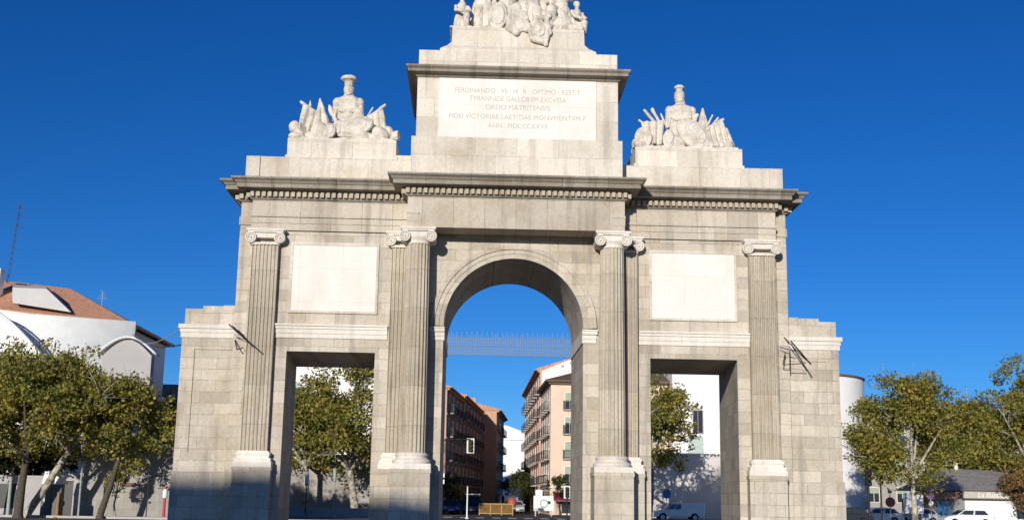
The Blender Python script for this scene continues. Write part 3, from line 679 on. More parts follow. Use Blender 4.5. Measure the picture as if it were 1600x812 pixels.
def tree(label, loc, h, r, trunk_h, tr=.28, lean=(0,0), seed=1, leaf=.21, lai=4.6, mat=None, bark=None, squash=1.0, group='plane trees around the square', gap=.5, cat='tree', name='plane_tree'):
    rng = np.random.default_rng(seed); rd = random.Random(seed); leaf *= .8
    t = thing(name, label, cat, loc, 0, group)
    m = MB(); top = Vector((lean[0], lean[1], trunk_h)); p1 = top*.5+Vector((rd.uniform(-.1,.1), rd.uniform(-.1,.1), 0))
    m.path([(0,0,-.05),(0,0,.25),tuple(p1),tuple(top)], [tr*1.45, tr*1.1, tr*.92, tr*.75], 12)
    tips = []; cz = (h+trunk_h*.68)/2; rz = (h-trunk_h*.68)/2
    nb = 7
    for i in range(nb):
        ang = 2*math.pi*(i+rd.uniform(-.3,.3))/nb; el = rd.uniform(.15, 1.25) if i else 1.5
        d = Vector((math.cos(ang)*math.cos(el), math.sin(ang)*math.cos(el), math.sin(el)))
        L = (r*.62*math.cos(el)+ (rz*1.05)*math.sin(el))
        mid = top + d*L*.5 + Vector((rd.uniform(-.25,.25), rd.uniform(-.25,.25), L*.10)); end = top + d*L + Vector((0,0,L*.12))
        m.path([tuple(top - Vector((0,0,.15))), tuple(mid), tuple(end)], [tr*.55, tr*.33, tr*.14], 7)
        for j in range(7):
            s = mid.lerp(end, rd.uniform(0, 1)); dd = (d + Vector((rd.gauss(0,.75), rd.gauss(0,.75), rd.gauss(.1,.55)))).normalized()
            e = s + dd*r*rd.uniform(.28,.55); q = s.lerp(e, .5)+Vector((0,0,.1))
            m.path([tuple(s), tuple(q), tuple(e)], [tr*.16, tr*.1, tr*.04], 5)
            tips += [e, q] if j % 2 else [e]
            for k in range(2):
                e2 = e + Vector((rd.gauss(0,1), rd.gauss(0,1), rd.gauss(0,.8)))*r*.16; m.tube(tuple(q), tuple(e2), tr*.06, tr*.03, 4); tips.append(e2)
    m.build('trunk', bark or m_bark, t)
    # keep tips inside an uneven crown, pull strays back
    C = np.array([top.x, top.y, cz]); T = np.array([tuple(p) for p in tips]); D = (T-C)/np.array([r, r*squash, rz]); q = np.linalg.norm(D, axis=1)
    lim = .86 + .16*np.sin(3*np.arctan2(D[:,1], D[:,0])+seed) ; f = np.where(q > lim, lim/np.maximum(q, 1e-3), 1); T = C + (T-C)*f[:,None]
    # a few extra clumps fill the shell unevenly
    ex = rng.normal(size=(64,3)); ex /= np.linalg.norm(ex, axis=1)[:,None]; ex *= rng.uniform(.45, .97, 64)[:,None]; T = np.vstack([T, C+ex*np.array([r, r*squash, rz])])
    T = T[T[:,2] > trunk_h*.62]
    cr = r*rng.uniform(.10, .24, len(T)); per = rng.dirichlet(cr**1.6*40)
    cnt = np.maximum(6, (per*(lai*math.pi*r*min(r, rz*1.1)/(.62*leaf*leaf)))).astype(int); P = []
    for c, rr, k in zip(T, cr, cnt):
        g = rng.normal(size=(k,3)); g /= np.linalg.norm(g, axis=1)[:,None]; P.append(c + g*(rng.uniform(0,1,k)**.45*rr)[:,None]*np.array([1.15,1.15,.8]))
    leaf_mesh('crown', np.vstack(P), leaf, mat or m_leaf, rng, t)
    return t
def base(x, Y): p = at(x, 700, Y); return (p.x, Y, 0)
def zz(x, y, Y): return at(x, y, Y).z
# left of the arch
tree('tall plane tree with a forked pale trunk at the left edge', base(38,34), 11.3, 3.6, 3.9, .26, (.2,0), 3, 0.19, 4.4, None, m_barkd)
tree('broad plane tree with a pale leaning trunk before the white vaulted building', base(52,35.5), 10.9, 4.2, 4.3, .24, (2.2,.3), 8, 0.19, 4.6)
tree('plane tree with a low wide olive crown just left of the arch', base(165,36), 9.0, 3.6, 4.2, .2, (1.0,0), 12, 0.19, 4.2, None, m_barkd)
tree('plane tree with a dark trunk behind the leaning pale trunk on the left', base(-25,37.5), 11.5, 4.6, 4.0, .28, (.4,0), 21, 0.2, 4.4, None, m_barkd)
tree('thin young tree with a staked stem before the stone wall left of the arch', base(188,37), 3.6, .75, 1.7, .06, (0,0), 31, 0.12, 4.6, None, None, 1, None, .5, 'tree', 'young_tree')
# seen through the left opening
tree('plane tree with a bare pale trunk seen through the left side opening', base(559,62), 15.2, 5.8, 4.0, .33, (-.6,0), 5, 0.26, 4.6)
tree('second plane tree behind, at the left of the view through the left opening', base(480,66), 12.5, 4.2, 4.3, .28, (0,0), 6, 0.24, 4.6)
# right opening
tree('yellowish plane tree seen at the left of the right side opening', base(1012,61), 12.6, 4.3, 4.2, .3, (.3,0), 15, 0.23, 4.6)
# right of the arch
tree('full plane tree with a pale trunk beside the dark traffic light, right of the arch', base(1425,45), 11.3, 5.0, 3.8, .22, (0,.2), 9, 0.2, 5.2)
tree('plane tree behind the grey roofed pavilion', base(1535,70), 11.0, 5.2, 4.2, .26, (0,0), 17, 0.23, 6)
tree('tall plane tree cut by the right edge of the photo', base(1612,66), 16.0, 4.6, 5.0, .3, (0,0), 19, 0.23, 5.6)
tree('low tree with tan autumn leaves at the right edge by the pink wall', base(1600,60), 6.2, 1.9, 1.5, .12, (0,0), 25, 0.17, 4.6, m_leaft, m_barkd, 1, None, .5, 'tree', 'autumn_tree')
# street trees
tree('dark green round tree in the middle of the far street', base(818,118), 5.6, 2.5, 1.7, .16, (0,0), 41, 0.18, 4.6, m_leafg, m_barkd, 1, 'small street trees')
tree('small green tree by the peach corner building in the street', base(876,92), 4.6, 1.5, 1.6, .12, (0,0), 43, 0.16, 4.6, m_leafg, m_barkd, 1, 'small street trees')
tree('small green tree at the foot of the dark balconied house', base(706,87), 4.4, 1.5, 1.6, .12, (0,0), 45, 0.16, 4.6, m_leafg, m_barkd, 1, 'small street trees')
def bush(label, loc, r, n, mat, leaf, seed, flowers=None, name='shrub'):
    t = thing(name, label, 'shrub', loc); rng = np.random.default_rng(seed)
    g = rng.normal(size=(n,3)); g /= np.linalg.norm(g, axis=1)[:,None]; P = g*(rng.uniform(0,1,n)**.35)[:,None]
    P *= (1+.25*np.sin(5*np.arctan2(P[:,1],P[:,0]))+.2*np.sin(7*P[:,2]))[:,None]; P = P*np.array(r)+np.array([0,0,r[2]*.95]); P = P[P[:,2] > 0]
    leaf_mesh('foliage', P, leaf, mat, rng, t)
    m = MB()
    for i in range(5): m.tube((random.uniform(-.2,.2),random.uniform(-.2,.2),0), (random.uniform(-.5,.5)*r[0],0,r[2]*1.2), .05, .02, 5)
    m.build('stem', m_barkd, t)
    if flowers:
        P = rng.normal(size=(260,3))*np.array([.22,.2,.35])+np.array(flowers); leaf_mesh('blossom', P, .16, m_pink, rng, t)
    return t

# ------------------------------------------------------------------ buildings
m_white = plain('white_render', (.80,.78,.75), .85, .07, .8); m_wgrey = plain('grey_and_dimmed_render', (.40,.38,.37), .85, .1, .7); m_vault = plain('pale_metal_roof', (.74,.74,.71), .6, .1, 1.2)
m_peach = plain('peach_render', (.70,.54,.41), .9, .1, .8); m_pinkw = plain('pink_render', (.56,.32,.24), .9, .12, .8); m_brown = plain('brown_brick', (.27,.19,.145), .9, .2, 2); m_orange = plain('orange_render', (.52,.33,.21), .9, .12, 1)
m_white2 = plain('whitewash', (.78,.76,.74), .9, .05, .6); m_grey2 = plain('rendered_base', (.36,.33,.30), .9, .15, 1.5)
m_frame = plain('white_frame', (.70,.68,.63), .6, .08, 5); m_shut = plain('green_blind', (.33,.40,.30), .6, .15, 9); m_dshut = plain('brown_shutter', (.10,.06,.04), .6, .2, 9)
m_eave = plain('brown_eave', (.15,.10,.07), .8, .2, 4); m_black = plain('dark_opening', (.012,.012,.013), .4, .2, 3)
def glassmat():
    t = NT('window_glass'); t.bsdf((.03,.04,.05), .08, 0, spec=.7); return t.m
m_glass = glassmat()
def tilemat(name, c, sc=1.0):
    t = NT(name); g = t.new('ShaderNodeNewGeometry'); w = t.new('ShaderNodeTexWave'); w.wave_type = 'BANDS'; w.bands_direction = 'X'
    t.link(g.outputs['Position'], w.inputs[0]); w.inputs['Scale'].default_value = 1.35*sc; w.inputs['Distortion'].default_value = .15
    n = t.noise(g.outputs['Position'], 2.5, 5, .7)
    col = t.mix(1, c, t.ramp(n, [(.25, (.6,.6,.62)), (.75, (1.3,1.25,1.2))]), 'MULTIPLY'); col = t.mix(1, col, t.ramp(w.outputs[1], [(0, (.7,.7,.7)), (.5, (1.1,)*3)]), 'MULTIPLY')
    t.bsdf(col, .85, 0, w.outputs[1], .6, .05); return t.m
m_tile = tilemat('terracotta_tiles', (.56,.29,.18)); m_slate = tilemat('grey_roof_tiles', (.27,.255,.25))

class Facade:
    """places things on a wall that starts at o and runs along e; u along, v up, w outward"""
    def __init__(s, o, e): s.o = Vector(o); s.e = Vector((e[0], e[1], 0)).normalized(); s.n = Vector((s.e.y, -s.e.x, 0))
    def p(s, u, v, w): return s.o + s.e*u + s.n*w + Vector((0, 0, v))
    def box(s, m, u0, u1, v0, v1, w0, w1):
        c = [s.p(u, v, w) for w in (w0, w1) for u, v in ((u0,v0),(u1,v0),(u1,v1),(u0,v1))]
        return m.add([tuple(q) for q in c], [(0,1,2,3),(7,6,5,4),(4,5,1,0),(5,6,2,1),(6,7,3,2),(7,4,0,3)])
def local(o, parent):
    o.parent = parent; o.matrix_parent_inverse = Matrix.Translation(-parent.location); return o
def window(F, parent, u, v, w, h, frame=m_frame, blind=None, drop=.5, sill=True):
    m = MB(); t = .09
    F.box(m, u-w/2-t, u-w/2, v, v+h, -.02, .05); F.box(m, u+w/2, u+w/2+t, v, v+h, -.02, .05); F.box(m, u-w/2-t, u+w/2+t, v+h, v+h+t, -.02, .06)
    F.box(m, u-.03, u+.03, v, v+h, .008, .03)
    if sill: F.box(m, u-w/2-.14, u+w/2+.14, v-.09, v, -.02, .12)
    f = local(m.build('window', frame), parent)
    g = MB(); F.box(g, u-w/2, u+w/2, v, v+h, -.05, .006); o = g.build('pane', m_glass); o.parent = f
    if blind:
        g = MB(); F.box(g, u-w/2, u+w/2, v+h*(1-drop), v+h, .006, .035); o = g.build('blind', blind); o.parent = f
    return f
def balcony(F, parent, u, v, w, d=.75, slab=m_grey2):
    m = MB(); F.box(m, u-w/2, u+w/2, v-.14, v, -.01, d); s = local(m.build('balcony', slab), parent)
    m = MB(); n = max(4, int(w/.13))
    for i in range(n+1):
        q = u-w/2+.03+(w-.06)*i/n; F.box(m, q-.012, q+.012, v, v+.95, d-.05, d-.026)
    for z in (.92, .08): F.box(m, u-w/2, u+w/2, v+z, v+z+.04, d-.06, d-.02); F.box(m, u-w/2, u-w/2+.04, v+z, v+z+.04, 0, d-.06); F.box(m, u+w/2-.04, u+w/2, v+z, v+z+.04, 0, d-.06)
    for i in range(5):
        for q in (u-w/2, u+w/2-.024): F.box(m, q, q+.024, v, v+.95, .1+i*.12, .12+i*.12)
    o = m.build('railing', iron); o.parent = s
def body(name, label, cat, quad, h, mat, group=None):
    """quad: four plan corners, counter-clockwise from above"""
    c = sum((Vector((x, y, 0)) for x, y in quad), Vector())/4
    t = thing(name, label, cat, c, 0, group); m = MB().prism(quad, 0, h); local(m.build('wall', mat), t); return t

# --- street, left side (in shade)
A, B = Vector((-4.45, 92)), Vector((-1.6, 124))
def row_house(label, a, b, h, mat, floors, cols, eave=.5, depth=12, bal=True, roof=m_tile, front=None, frame=m_frame):
    e = (b-a).normalized(); nrm = Vector((e.y, -e.x))
    q = [tuple(a - nrm*0), tuple(b), tuple(b-nrm*depth), tuple(a-nrm*depth)]
    t = body('town_house', label, 'house', q, h, mat)
    F = Facade((a.x, a.y, 0), e); L = (b-a).length; fh = (h-.6)/floors
    m = MB(); F.box(m, -.15, L+.02, h, h+.16, -depth, eave); F.box(m, -.05, L, h-.22, h, 0, eave*.5)
    pz = h+.16; pts = [F.p(-.15,pz,eave), F.p(L,pz,eave), F.p(L,pz,-depth), F.p(-.15,pz,-depth), F.p(.1,pz+1.7,-depth*.5), F.p(L,pz+1.7,-depth*.5)]
    m.add([tuple(p) for p in pts], [(0,1,5,4),(2,3,4,5),(3,0,4),(1,2,5)]); r = local(m.build('roof', roof), t)
    mc = MB(); c = F.p(L*.3, 0, -depth*.35); mc.box(c.x-.4, c.y-.3, h+.3, c.x+.4, c.y+.3, h+2.3).box(c.x-.5, c.y-.4, h+2.3, c.x+.5, c.y+.4, h+2.45); o = mc.build('chimney', m_orange); o.parent = r
    rr = random.Random(label)
    for f in range(floors):
        for c in range(cols):
            u = L*(c+.5)/cols; v = f*fh+.9 if f else .15
            if f == 0: window(F, t, u, v, 1.3, 2.3, m_dshut, None, .5, False)
            else:
                window(F, t, u, v-.3, .95, 1.95, frame, rr.choice([m_shut, None, m_shut, m_dshut]), rr.uniform(.25,.8), False)
                if bal: balcony(F, t, u, v-.34, 1.7, .6)
    return t, F, L, fh
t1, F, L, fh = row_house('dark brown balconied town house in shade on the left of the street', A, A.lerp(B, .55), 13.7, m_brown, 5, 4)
m = MB()
for i in range(1, 5): F.box(m, -.02, L, i*fh+.30, i*fh+.42, 0, .09)
local(m.build('ledge', m_grey2), t1)
# its sunlit end wall with the white corner strip
e = (B-A).normalized(); n = Vector((e.y, -e.x)); G = Facade((A.x-n.x*12, A.y-n.y*12, 0), (n.x, n.y))
m = MB(); G.box(m, 10.9, 11.98, .02, 13.6, -.01, .05); local(m.build('corner_strip', m_pinkw), t1)
for i in range(1, 5): window(G, t1, 8.6, i*fh+.6, 1.0, 1.7, m_frame, m_shut, .5); window(G, t1, 5.2, i*fh+.6, 1.0, 1.7, m_frame, m_shut, .3)
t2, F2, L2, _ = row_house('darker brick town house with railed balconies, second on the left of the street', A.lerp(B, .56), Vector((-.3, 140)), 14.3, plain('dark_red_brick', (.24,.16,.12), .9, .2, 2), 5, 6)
t3, *_ = row_house('orange gabled town house standing forward at the bend of the street', Vector((2.0, 141)), Vector((3.7, 165)), 14.8, m_orange, 5, 5, .7)
t4 = body('white_building', 'plain white building closing the far end of the street', 'building', [(2.5,205),(13,205),(13,222),(2.5,222)], 13.5, m_white2)
m = MB(); m.add([(2.3,204.7,13.5),(13.2,204.7,13.5),(13.2,222,13.5),(2.3,222,13.5),(3.2,206,16.8),(5.5,206,16.4),(5.5,221,16.4),(3.2,221,16.8)], [(0,1,5,4),(1,2,6,5),(2,3,7,6),(3,0,4,7),(4,5,6,7),(3,2,1,0)]); local(m.build('roof', m_white2), t4)
G = Facade((2.5,205,0), (1,0))
for f in range(2): window(G, t4, 3.0, 1.6+f*3.0, .8, 1.2, m_frame, None)

# --- street, right side (in sun)
CO = Vector((7.15, 92)); CE = Vector((6.95, 107.5))
tc_ = body('corner_house', 'peach corner apartment house with green blinds and a brown eave', 'house', [tuple(CO), (17.2,92.6), (17.2,107.5), tuple(CE)], 14.6, m_peach)
F = Facade((CO.x, CO.y, 0), (10, .6)); FL = Facade((CE.x, CE.y, 0), (CO-CE))
m = MB(); F.box(m, -.55, 10.2, 14.6, 14.8, -.3, .65); FL.box(m, 0, 15.9, 14.6, 14.8, -.3, .6); F.box(m, -.3, 10.1, 14.35, 14.6, 0, .35)
m.add([(6.5,91.3,14.8),(17.4,91.9,14.8),(17.4,107.4,14.8),(6.3,107.4,14.8),(10.5,96.5,16.3),(17.3,97,16.3),(17.3,107.3,16.3),(10.5,107.3,16.3)], [(0,1,5,4),(1,2,6,5),(2,3,7,6),(3,0,4,7),(4,5,6,7)])
local(m.build('roof', m_eave), tc_)
for f in range(5):
    v = 1.0+f*2.72+(0 if f else -.7)
    for c, u in enumerate((2.15, 5.2, 8.2)):
        if f == 0: window(F, tc_, u, .2, 1.5, 2.0, m_dshut, None, .5, False)
        else: window(F, tc_, u, v-.25, 1.0, 1.8, m_frame, m_shut, (.45,.95,.35,.55)[f-1] if c == 0 else .5); balcony(F, tc_, u, v-.30, 1.5, .35)
    for u in (2.6, 6.2, 9.8, 13.4):
        if f == 0: window(FL, tc_, u, .2, 1.5, 2.2, m_dshut, None, .5, False)
        else: window(FL, tc_, u, v-.25, 1.0, 2.0, m_frame, m_dshut, .4, False); balcony(FL, tc_, u, v-.30, 1.7, .65)
m = MB(); F.box(m, 0, 10, 2.9, 3.15, 0, .12); FL.box(m, 0, 15.4, 2.9, 3.15, 0, .12); local(m.build('ledge', m_frame), tc_)
tp, *_ = row_house('tall pink town house with balconies beyond the peach corner house', Vector((6.6, 148)), Vector((6.75, 108.2)), 17.6, m_pinkw, 6, 8, .6, 9)
tw = body('white_party_wall_building', 'blank white party wall rising above the peach corner house', 'building', [(7.0,108),(18,108),(18,120),(7.0,120)], 17.3, m_white2)
m = MB(); m.add([(6.98,107.98,17.3),(18,107.98,17.3),(18,120,17.3),(6.98,120,17.3),(7.0,107.98,17.5),(11.5,107.98,19.4),(18,107.98,21.5),(18,120,21.5),(11.5,120,19.4),(7.0,120,17.5)], [(0,1,6,5,4),(3,9,8,7,2),(4,5,8,9),(5,6,7,8),(0,4,9,3),(1,2,7,6)]); local(m.build('gable', m_white2), tw)
G = Facade((7.0,107.97,0), (1,0)); 
for u, v in ((2.6,18.0),(3.7,18.4)): window(G, tw, u, v, .25, .3, m_white2, None, .5, False)

# --- behind the right side opening
t = body('white_modern_building', 'tall blank white modern building with one dark window behind the right side opening', 'building', [(20.2,88),(33,88),(33,104),(20.2,104)], 17, m_white2)
G = Facade((20.2,88,0), (1,0)); window(G, t, 2.75, 9.0, 1.0, 2.4, m_grey2, None); 
m = MB(); G.box(m, 1.6, 3.3, 6.6, 8.6, -.01, .04); local(m.build('panel', plain('pale_green_panel', (.45,.52,.48), .6)), t)
m = MB(); G.box(m, -.1, 13, 17, 17.25, -16, .25); local(m.build('roof', m_grey2), t)
t = body('brown_eaved_house', 'house with a brown eave glimpsed above the yellowish tree in the right side opening', 'house', [(12.2,90),(20.0,90),(20.0,104),(12.2,104)], 14.4, m_peach)
m = MB().box(11.8,89.2,14.4,20.1,104,14.65); m.add([(11.8,89.2,14.65),(20.1,89.2,14.65),(20.1,104,14.65),(11.8,104,14.65),(11.9,96,16.6),(20.0,96,16.6)], [(0,1,5,4),(2,3,4,5),(3,0,4),(1,2,5)]); local(m.build('roof', m_eave), t)
G = Facade((12.2,90,0), (1,0))
for f in range(4):
    for u in (1.6,4.2,6.6): window(G, t, u, 2+f*3, 1.0, 1.7, m_frame, m_shut, .5)
t = thing('courtyard_wall', 'pale wall under dappled tree shade behind the white van', 'wall', (22,74,0))
m = MB().box(12.5-22,0,0,31-22,.5,6.1); m.build('wall', plain('pale_wall', (.58,.54,.50), .9, .1, .7), t); MB().box(12.4-22,-.08,6.1,31.1-22,.58,6.25).build('coping', m_frame, t)

# --- left opening: wall and pale house behind the trees
t = thing('garden_wall', 'stone wall in tree shade seen through the left side opening', 'wall', (-16,69,0)); MB().box(-9,0,0,9,.5,5.2).build('wall', stone('wall_blocks', (.40,.375,.34), (.31,.29,.265), (.3,.28,.25), 1.1,.5,.015,(.2,.18,.16),.3,.4), t); MB().box(-9.1,-.1,5.2,9.1,.6,5.38).build('coping', m_kerb, t)
t = body('white_house', 'white house rising behind the tree in the left side opening', 'house', [(-27,84),(-9,84),(-9,98),(-27,98)], 15.2, m_white2)
G = Facade((-27,84,0), (1,0))
for f in range(4):
    for u in (3,6.5,10,13.5,16.5): window(G, t, u, 2+f*3.2, 1.1, 1.7, m_frame, m_shut, .4)
m = MB(); G.box(m, -.2, 18.2, 15.2, 15.4, -14, .3); local(m.build('roof', m_eave), t)
m = MB().box(-6.5,-.2,0,6.5,.2,.62); t = thing('low_wall', 'low pale kerb wall at the foot of the trees in the left side opening', 'wall', (-12.5,58.5,0)); m.build('wall', m_kerb, t); MB().box(-6.55,-.25,.62,6.55,.25,.70).build('coping', m_kerb, t)

# --- far left: white vaulted building, tiled house, stone wall and gate
V = thing('vaulted_building', 'white modern building with curved vault roofs behind the left trees', 'building', (-34,54,0))
def arcpts(x0, x1, z0, rise, n=24, p=1.0):
    return [(x0+(x1-x0)*i/n, z0+rise*math.sin(math.pi*i/n)**p) for i in range(n+1)]
def vault(x0, x1, z0, rise, y0, y1, th=0):
    a = arcpts(x0, x1, z0, rise); m = MB(); k = len(a); vs = [(x, y0, z) for x, z in a]+[(x, y1, z) for x, z in a]
    m.add(vs, [(i+1, i, k+i, k+i+1) for i in range(k-1)], True); return m
def endwall(x0, x1, z0, rise, y, d=.4, zb=0):
    return MB().prism([(x0,zb),(x1,zb)]+arcpts(x0, x1, z0, rise)[::-1], y, y+d, lambda a, b, c: (a, c, b))
local(fixn(endwall(-48.5,-33.4,10.2,5.6,50.4).build('front_wall', m_white)), V)
r = local(vault(-48.55,-33.35,10.2,5.65,50.25,50.75).build('vault_rim', m_white), V); so_ = r.modifiers.new('s','SOLIDIFY'); so_.thickness = .14
# long quarter vault behind: rises from the front eave to the tiled house
a = [(51.0+3.2*math.sin(math.pi/2*i/16), 9.0+6.6*(1-math.cos(math.pi/2*i/16))**.55) for i in range(17)]
k = len(a); m = MB(); vs = [(-48, y, z+.55) for y, z in a]+[(-28.7, y, z-.50) for y, z in a]; m.add(vs, [(i, i+1, k+i+1, k+i) for i in range(k-1)], True); r = local(fixn(m.build('long_vault', m_vault)), V); so_ = r.modifiers.new('s','SOLIDIFY'); so_.thickness = .3
local(MB().box(-48,51.5,0,-30.6,59,9.0).build('main_wall', m_white), V)
local(fixn(endwall(-30.05,-26.35,12.0,1.2,50.6,.9).build('end_wall', m_wgrey)), V)  # weaker light on this end face is put into its grey colour
r = local(vault(-30.4,-26.0,12.05,1.28,50.2,51.7).build('end_roof', m_vault), V); so_ = r.modifiers.new('s','SOLIDIFY'); so_.thickness = .12
H = thing('tiled_house', 'white house with a terracotta hipped roof and a slanting dormer at the far left', 'house', (-40,66,0))
p = lambda x, y, Y: tuple(at(x, y, Y))
local(MB().prism([(-56,60.6),(-31.4,60.6),(-31.4,74),(-56,74)],0,15.6).build('wall', m_white), H)
e0, e1, r0, r1 = (-57,60.0,18.3), (-30.6,60.0,15.75), (-57,66.5,21.6), (-38.3,66.0,19.7)
m = MB(); m.add([e0,e1,r1,r0,(-30.6,74.5,15.75),(-57,74.5,18.3)], [(0,1,2,3),(1,4,2),(4,5,3,2)]); r = local(m.build('roof', m_tile), H); so_ = r.modifiers.new('s','SOLIDIFY'); so_.thickness = .22
m = MB(); m.add([(-57,60.05,17.9),(-30.9,60.05,15.42),(-30.9,60.05,15.7),(-57,60.05,18.25),(-57,61,17.9),(-30.9,61,15.42),(-30.9,61,15.7),(-57,61,18.25)], [(0,1,2,3),(4,7,6,5),(0,4,5,1),(1,5,6,2)]); local(m.build('cornice', m_frame), H)
n_ = 44; m = MB()
for i in range(n_): x = -52+21*i/n_; z = 15.45+(-31-x)*.0955; m.box(x,60.0,z-.22,x+.18,60.6,z-.02)
local(m.build('rafter', m_eave), H)
dm = MB(); dm.add([p(20,473,59.7),p(111,487.5,59.7),p(73,451,59.7),p(20,449,59.7),p(18,462,64),p(112,482,64),p(73,448,64),p(20,444,64)], [(0,1,2,3),(7,6,5,4),(1,5,6,2),(3,2,6,7),(0,3,7,4)]); d_ = local(dm.build('dormer', plain('dormer_render', (.52,.50,.48), .85, .08, 1.5)), H)
local(MB().box(-43.9,62,17.5,-43.1,63,20.7).build('chimney', m_white), H)
m_mast = plain('dark_blue_grey_paint', (.05,.07,.10), .6, .15, 4)
t = thing('radio_mast', 'tall thin lattice antenna mast on the tiled house at the far left', 'antenna', (at(13,430,63).x, 63, 19.6)); m = MB(); hgt = 7.2
for k in range(3):
    a_ = 2.1*k; m.tube((.15*math.cos(a_),.15*math.sin(a_),0), (.05*math.cos(a_)+.45,.05*math.sin(a_),hgt), .02, .015, 5)
for i in range(14):
    z = hgt*i/14; f = 1-.68*i/14; q = [(.15*f*math.cos(2.1*k)+.45*i/14, .15*f*math.sin(2.1*k), z+.25*(k % 2)) for k in range(3)]
    for k in range(3): m.tube(q[k], q[(k+1) % 3], .011, .011, 4)
m.build('mast', m_mast, t); m = MB()
for z in (5.0, 5.9, 6.7): m.tube((-.1,0,z), (.9,0,z+.05), .025, .025, 4).tube((.1+.05*z,-.3,z+.2), (.1+.05*z,.3,z+.2), .02, .02, 4)
m.build('aerial', m_mast, t)
def aerial(label, x, ytop, ybot, Y):
    b = at(x, ybot, Y); h = at(x, ytop, Y).z-b.z; t = thing('roof_aerial', label, 'antenna', b, 0, 'thin television aerials on roofs')
    MB().tube((0,0,0), (0,0,h), .03, .02, 6).build('mast', steel, t); m = MB()
    for i in range(4): m.tube((-.45+.1*i,0,h*(.62+.1*i)), (.45-.1*i,0,h*(.62+.1*i)), .015, .015, 4)
    m.tube((0,-.5,h*.95), (0,.5,h*.95), .018, .018, 4); m.build('dipole', steel, t)
aerial('small television aerial on the hip of the tiled house', 158, 453, 488, 63)
t = body('orange_roofed_house', 'low house with an orange tile roof glimpsed just left of the arch', 'house', [(-38,75),(-25,75),(-25,84),(-38,84)], 10.3, m_peach)
m = MB(); m.add([(-38.4,74.5,10.3),(-24.6,74.5,10.3),(-24.6,84.5,10.3),(-38.4,84.5,10.3),(-38.4,79.5,12.4),(-24.6,79.5,12.4)], [(0,1,5,4),(2,3,4,5),(1,2,5),(3,0,4),(3,2,1,0)]); local(m.build('roof', m_tile), t)
G = Facade((-38,75,0), (1,0))
for u in (3,6.5,10): window(G, t, u, 6.6, 1.0, 1.6, m_frame, m_shut, .5)
bush('dark bougainvillea with pink flowers spilling over the stone wall left of the arch', (-21.6,42.2,4.2), (2.6,1.4,2.0), 5200, m_leafd, .24, 51, (1.15,-1.3,1.2))
bush('dark hedge above the white gate wall at the far left', (-32.5,43,2.6), (3.6,1.2,1.3), 4200, m_leafd, .24, 52)
m_wall = stone('grey_wall_blocks', (.40,.38,.35), (.31,.295,.275), (.28,.26,.235), 1.2, .55, .014, (.2,.18,.16), .35, .4)
t = thing('stone_wall', 'grey block wall under dappled tree shade left of the arch', 'wall', (-23,40,0)); MB().box(-4.4,0,0,9.0,.5,5.05).build('wall', m_wall, t); MB().box(-4.45,-.08,5.05,9.0,.58,5.22).build('coping', m_kerb, t)
m = MB().box(-1.9,-.14,2.05,-.9,-.02,2.3); m.build('plaque', m_eave, t)
t = thing('white_gate_wall', 'pale wall with a dark gateway behind the leaning trunk at the far left', 'wall', (-31,40.3,0))
m = MB().box(-9,0,0,1.2,.4,2.5).box(2.9,0,0,3.6,.4,2.9).box(1.2,0,2.35,2.9,.4,2.9).box(-9,-.05,2.5,1.25,.45,2.66); m.build('wall', m_wgrey, t)
MB().box(1.25,.12,0,2.85,.2,2.35).build('door', m_black, t)
for i in range(3): MB().box(-7.2+i*2.6,-.03,.5,-6.0+i*2.6,-.004,2.1).build('grille', m_black, t)
# utility cabinet with a white top
t = thing('utility_cabinet', 'tall dark grey street cabinet with a white slanted top beside the leaning trunk', 'cabinet', (at(80,800,37).x,37,0))
MB().box(-.62,-.3,0,.62,.3,2.1).build('body', plain('cabinet_grey', (.11,.115,.12), .6, .15, 4), t)
MB().prism([(-.66,2.1),(.66,2.1),(.66,2.35),(-.2,2.95),(-.5,2.9)], -.34, .34, lambda a, b, c: (a, c, b)).build('top', m_white, t); MB().box(-.01,-.312,.1,.01,-.3,2.0).build('door_seam', m_black, t); MB().box(-.45,-.31,1.0,-.38,-.3,1.2).build('handle', steel, t)
def post(label, x, Y, h, r, mat, head=None, name='street_post', cat='post', group=None):
    t = thing(name, label, cat, base(x, Y), 0, group); MB().tube((0,0,0), (0,0,h), r, r*.75, 10).build('pole', mat, t); MB().lathe([(r*2.2,0),(r*2.2,.06),(r*1.3,.12)], (0,0,0), 14).build('base', mat, t)
    if head: head(t, h)
    return t
def sphere_head(mat):
    return lambda t, h: MB().lathe([(.03,-.05),(.20,.08),(.24,.28),(.18,.46),(.05,.52)], (0,0,h), 18).build('lamp_globe', mat, t)
m_wpaint = plain('white_paint', (.75,.75,.73), .5, .06, 4); m_gpaint = plain('grey_green_paint', (.30,.34,.30), .6, .15, 4); m_lilac = plain('lilac_grey_paint', (.42,.38,.43), .6, .1, 4); m_red = plain('red_paint', (.50,.05,.05), .5, .15, 4)
post('greenish grey post at the far left edge beside the dark trunk', 22, 36.5, 2.5, .13, m_gpaint)
post('slim post with a round lilac disc head at the far left', 38, 36.3, 1.7, .06, m_lilac, lambda t, h: MB().tube((0,-.03,h+.15), (0,.03,h+.15), .26, .26, 24).build('disc', m_lilac, t))
post('post with ochre wooden wrapping beside the dark gateway', 98, 36.4, 1.6, .11, plain('ochre_wood', (.30,.17,.06), .8, .25, 5))
post('thin dark post before the stone wall near the arch', 236, 36.5, 3.0, .035, iron)
post('short red and white post at the left foot of the arch', 263, 36.5, 2.05, .10, m_red, lambda t, h: MB().lathe([(.13,-.7),(.15,-.66),(.15,-.2),(.13,-.16)], (0,0,h), 16).build('band', m_wpaint, t))
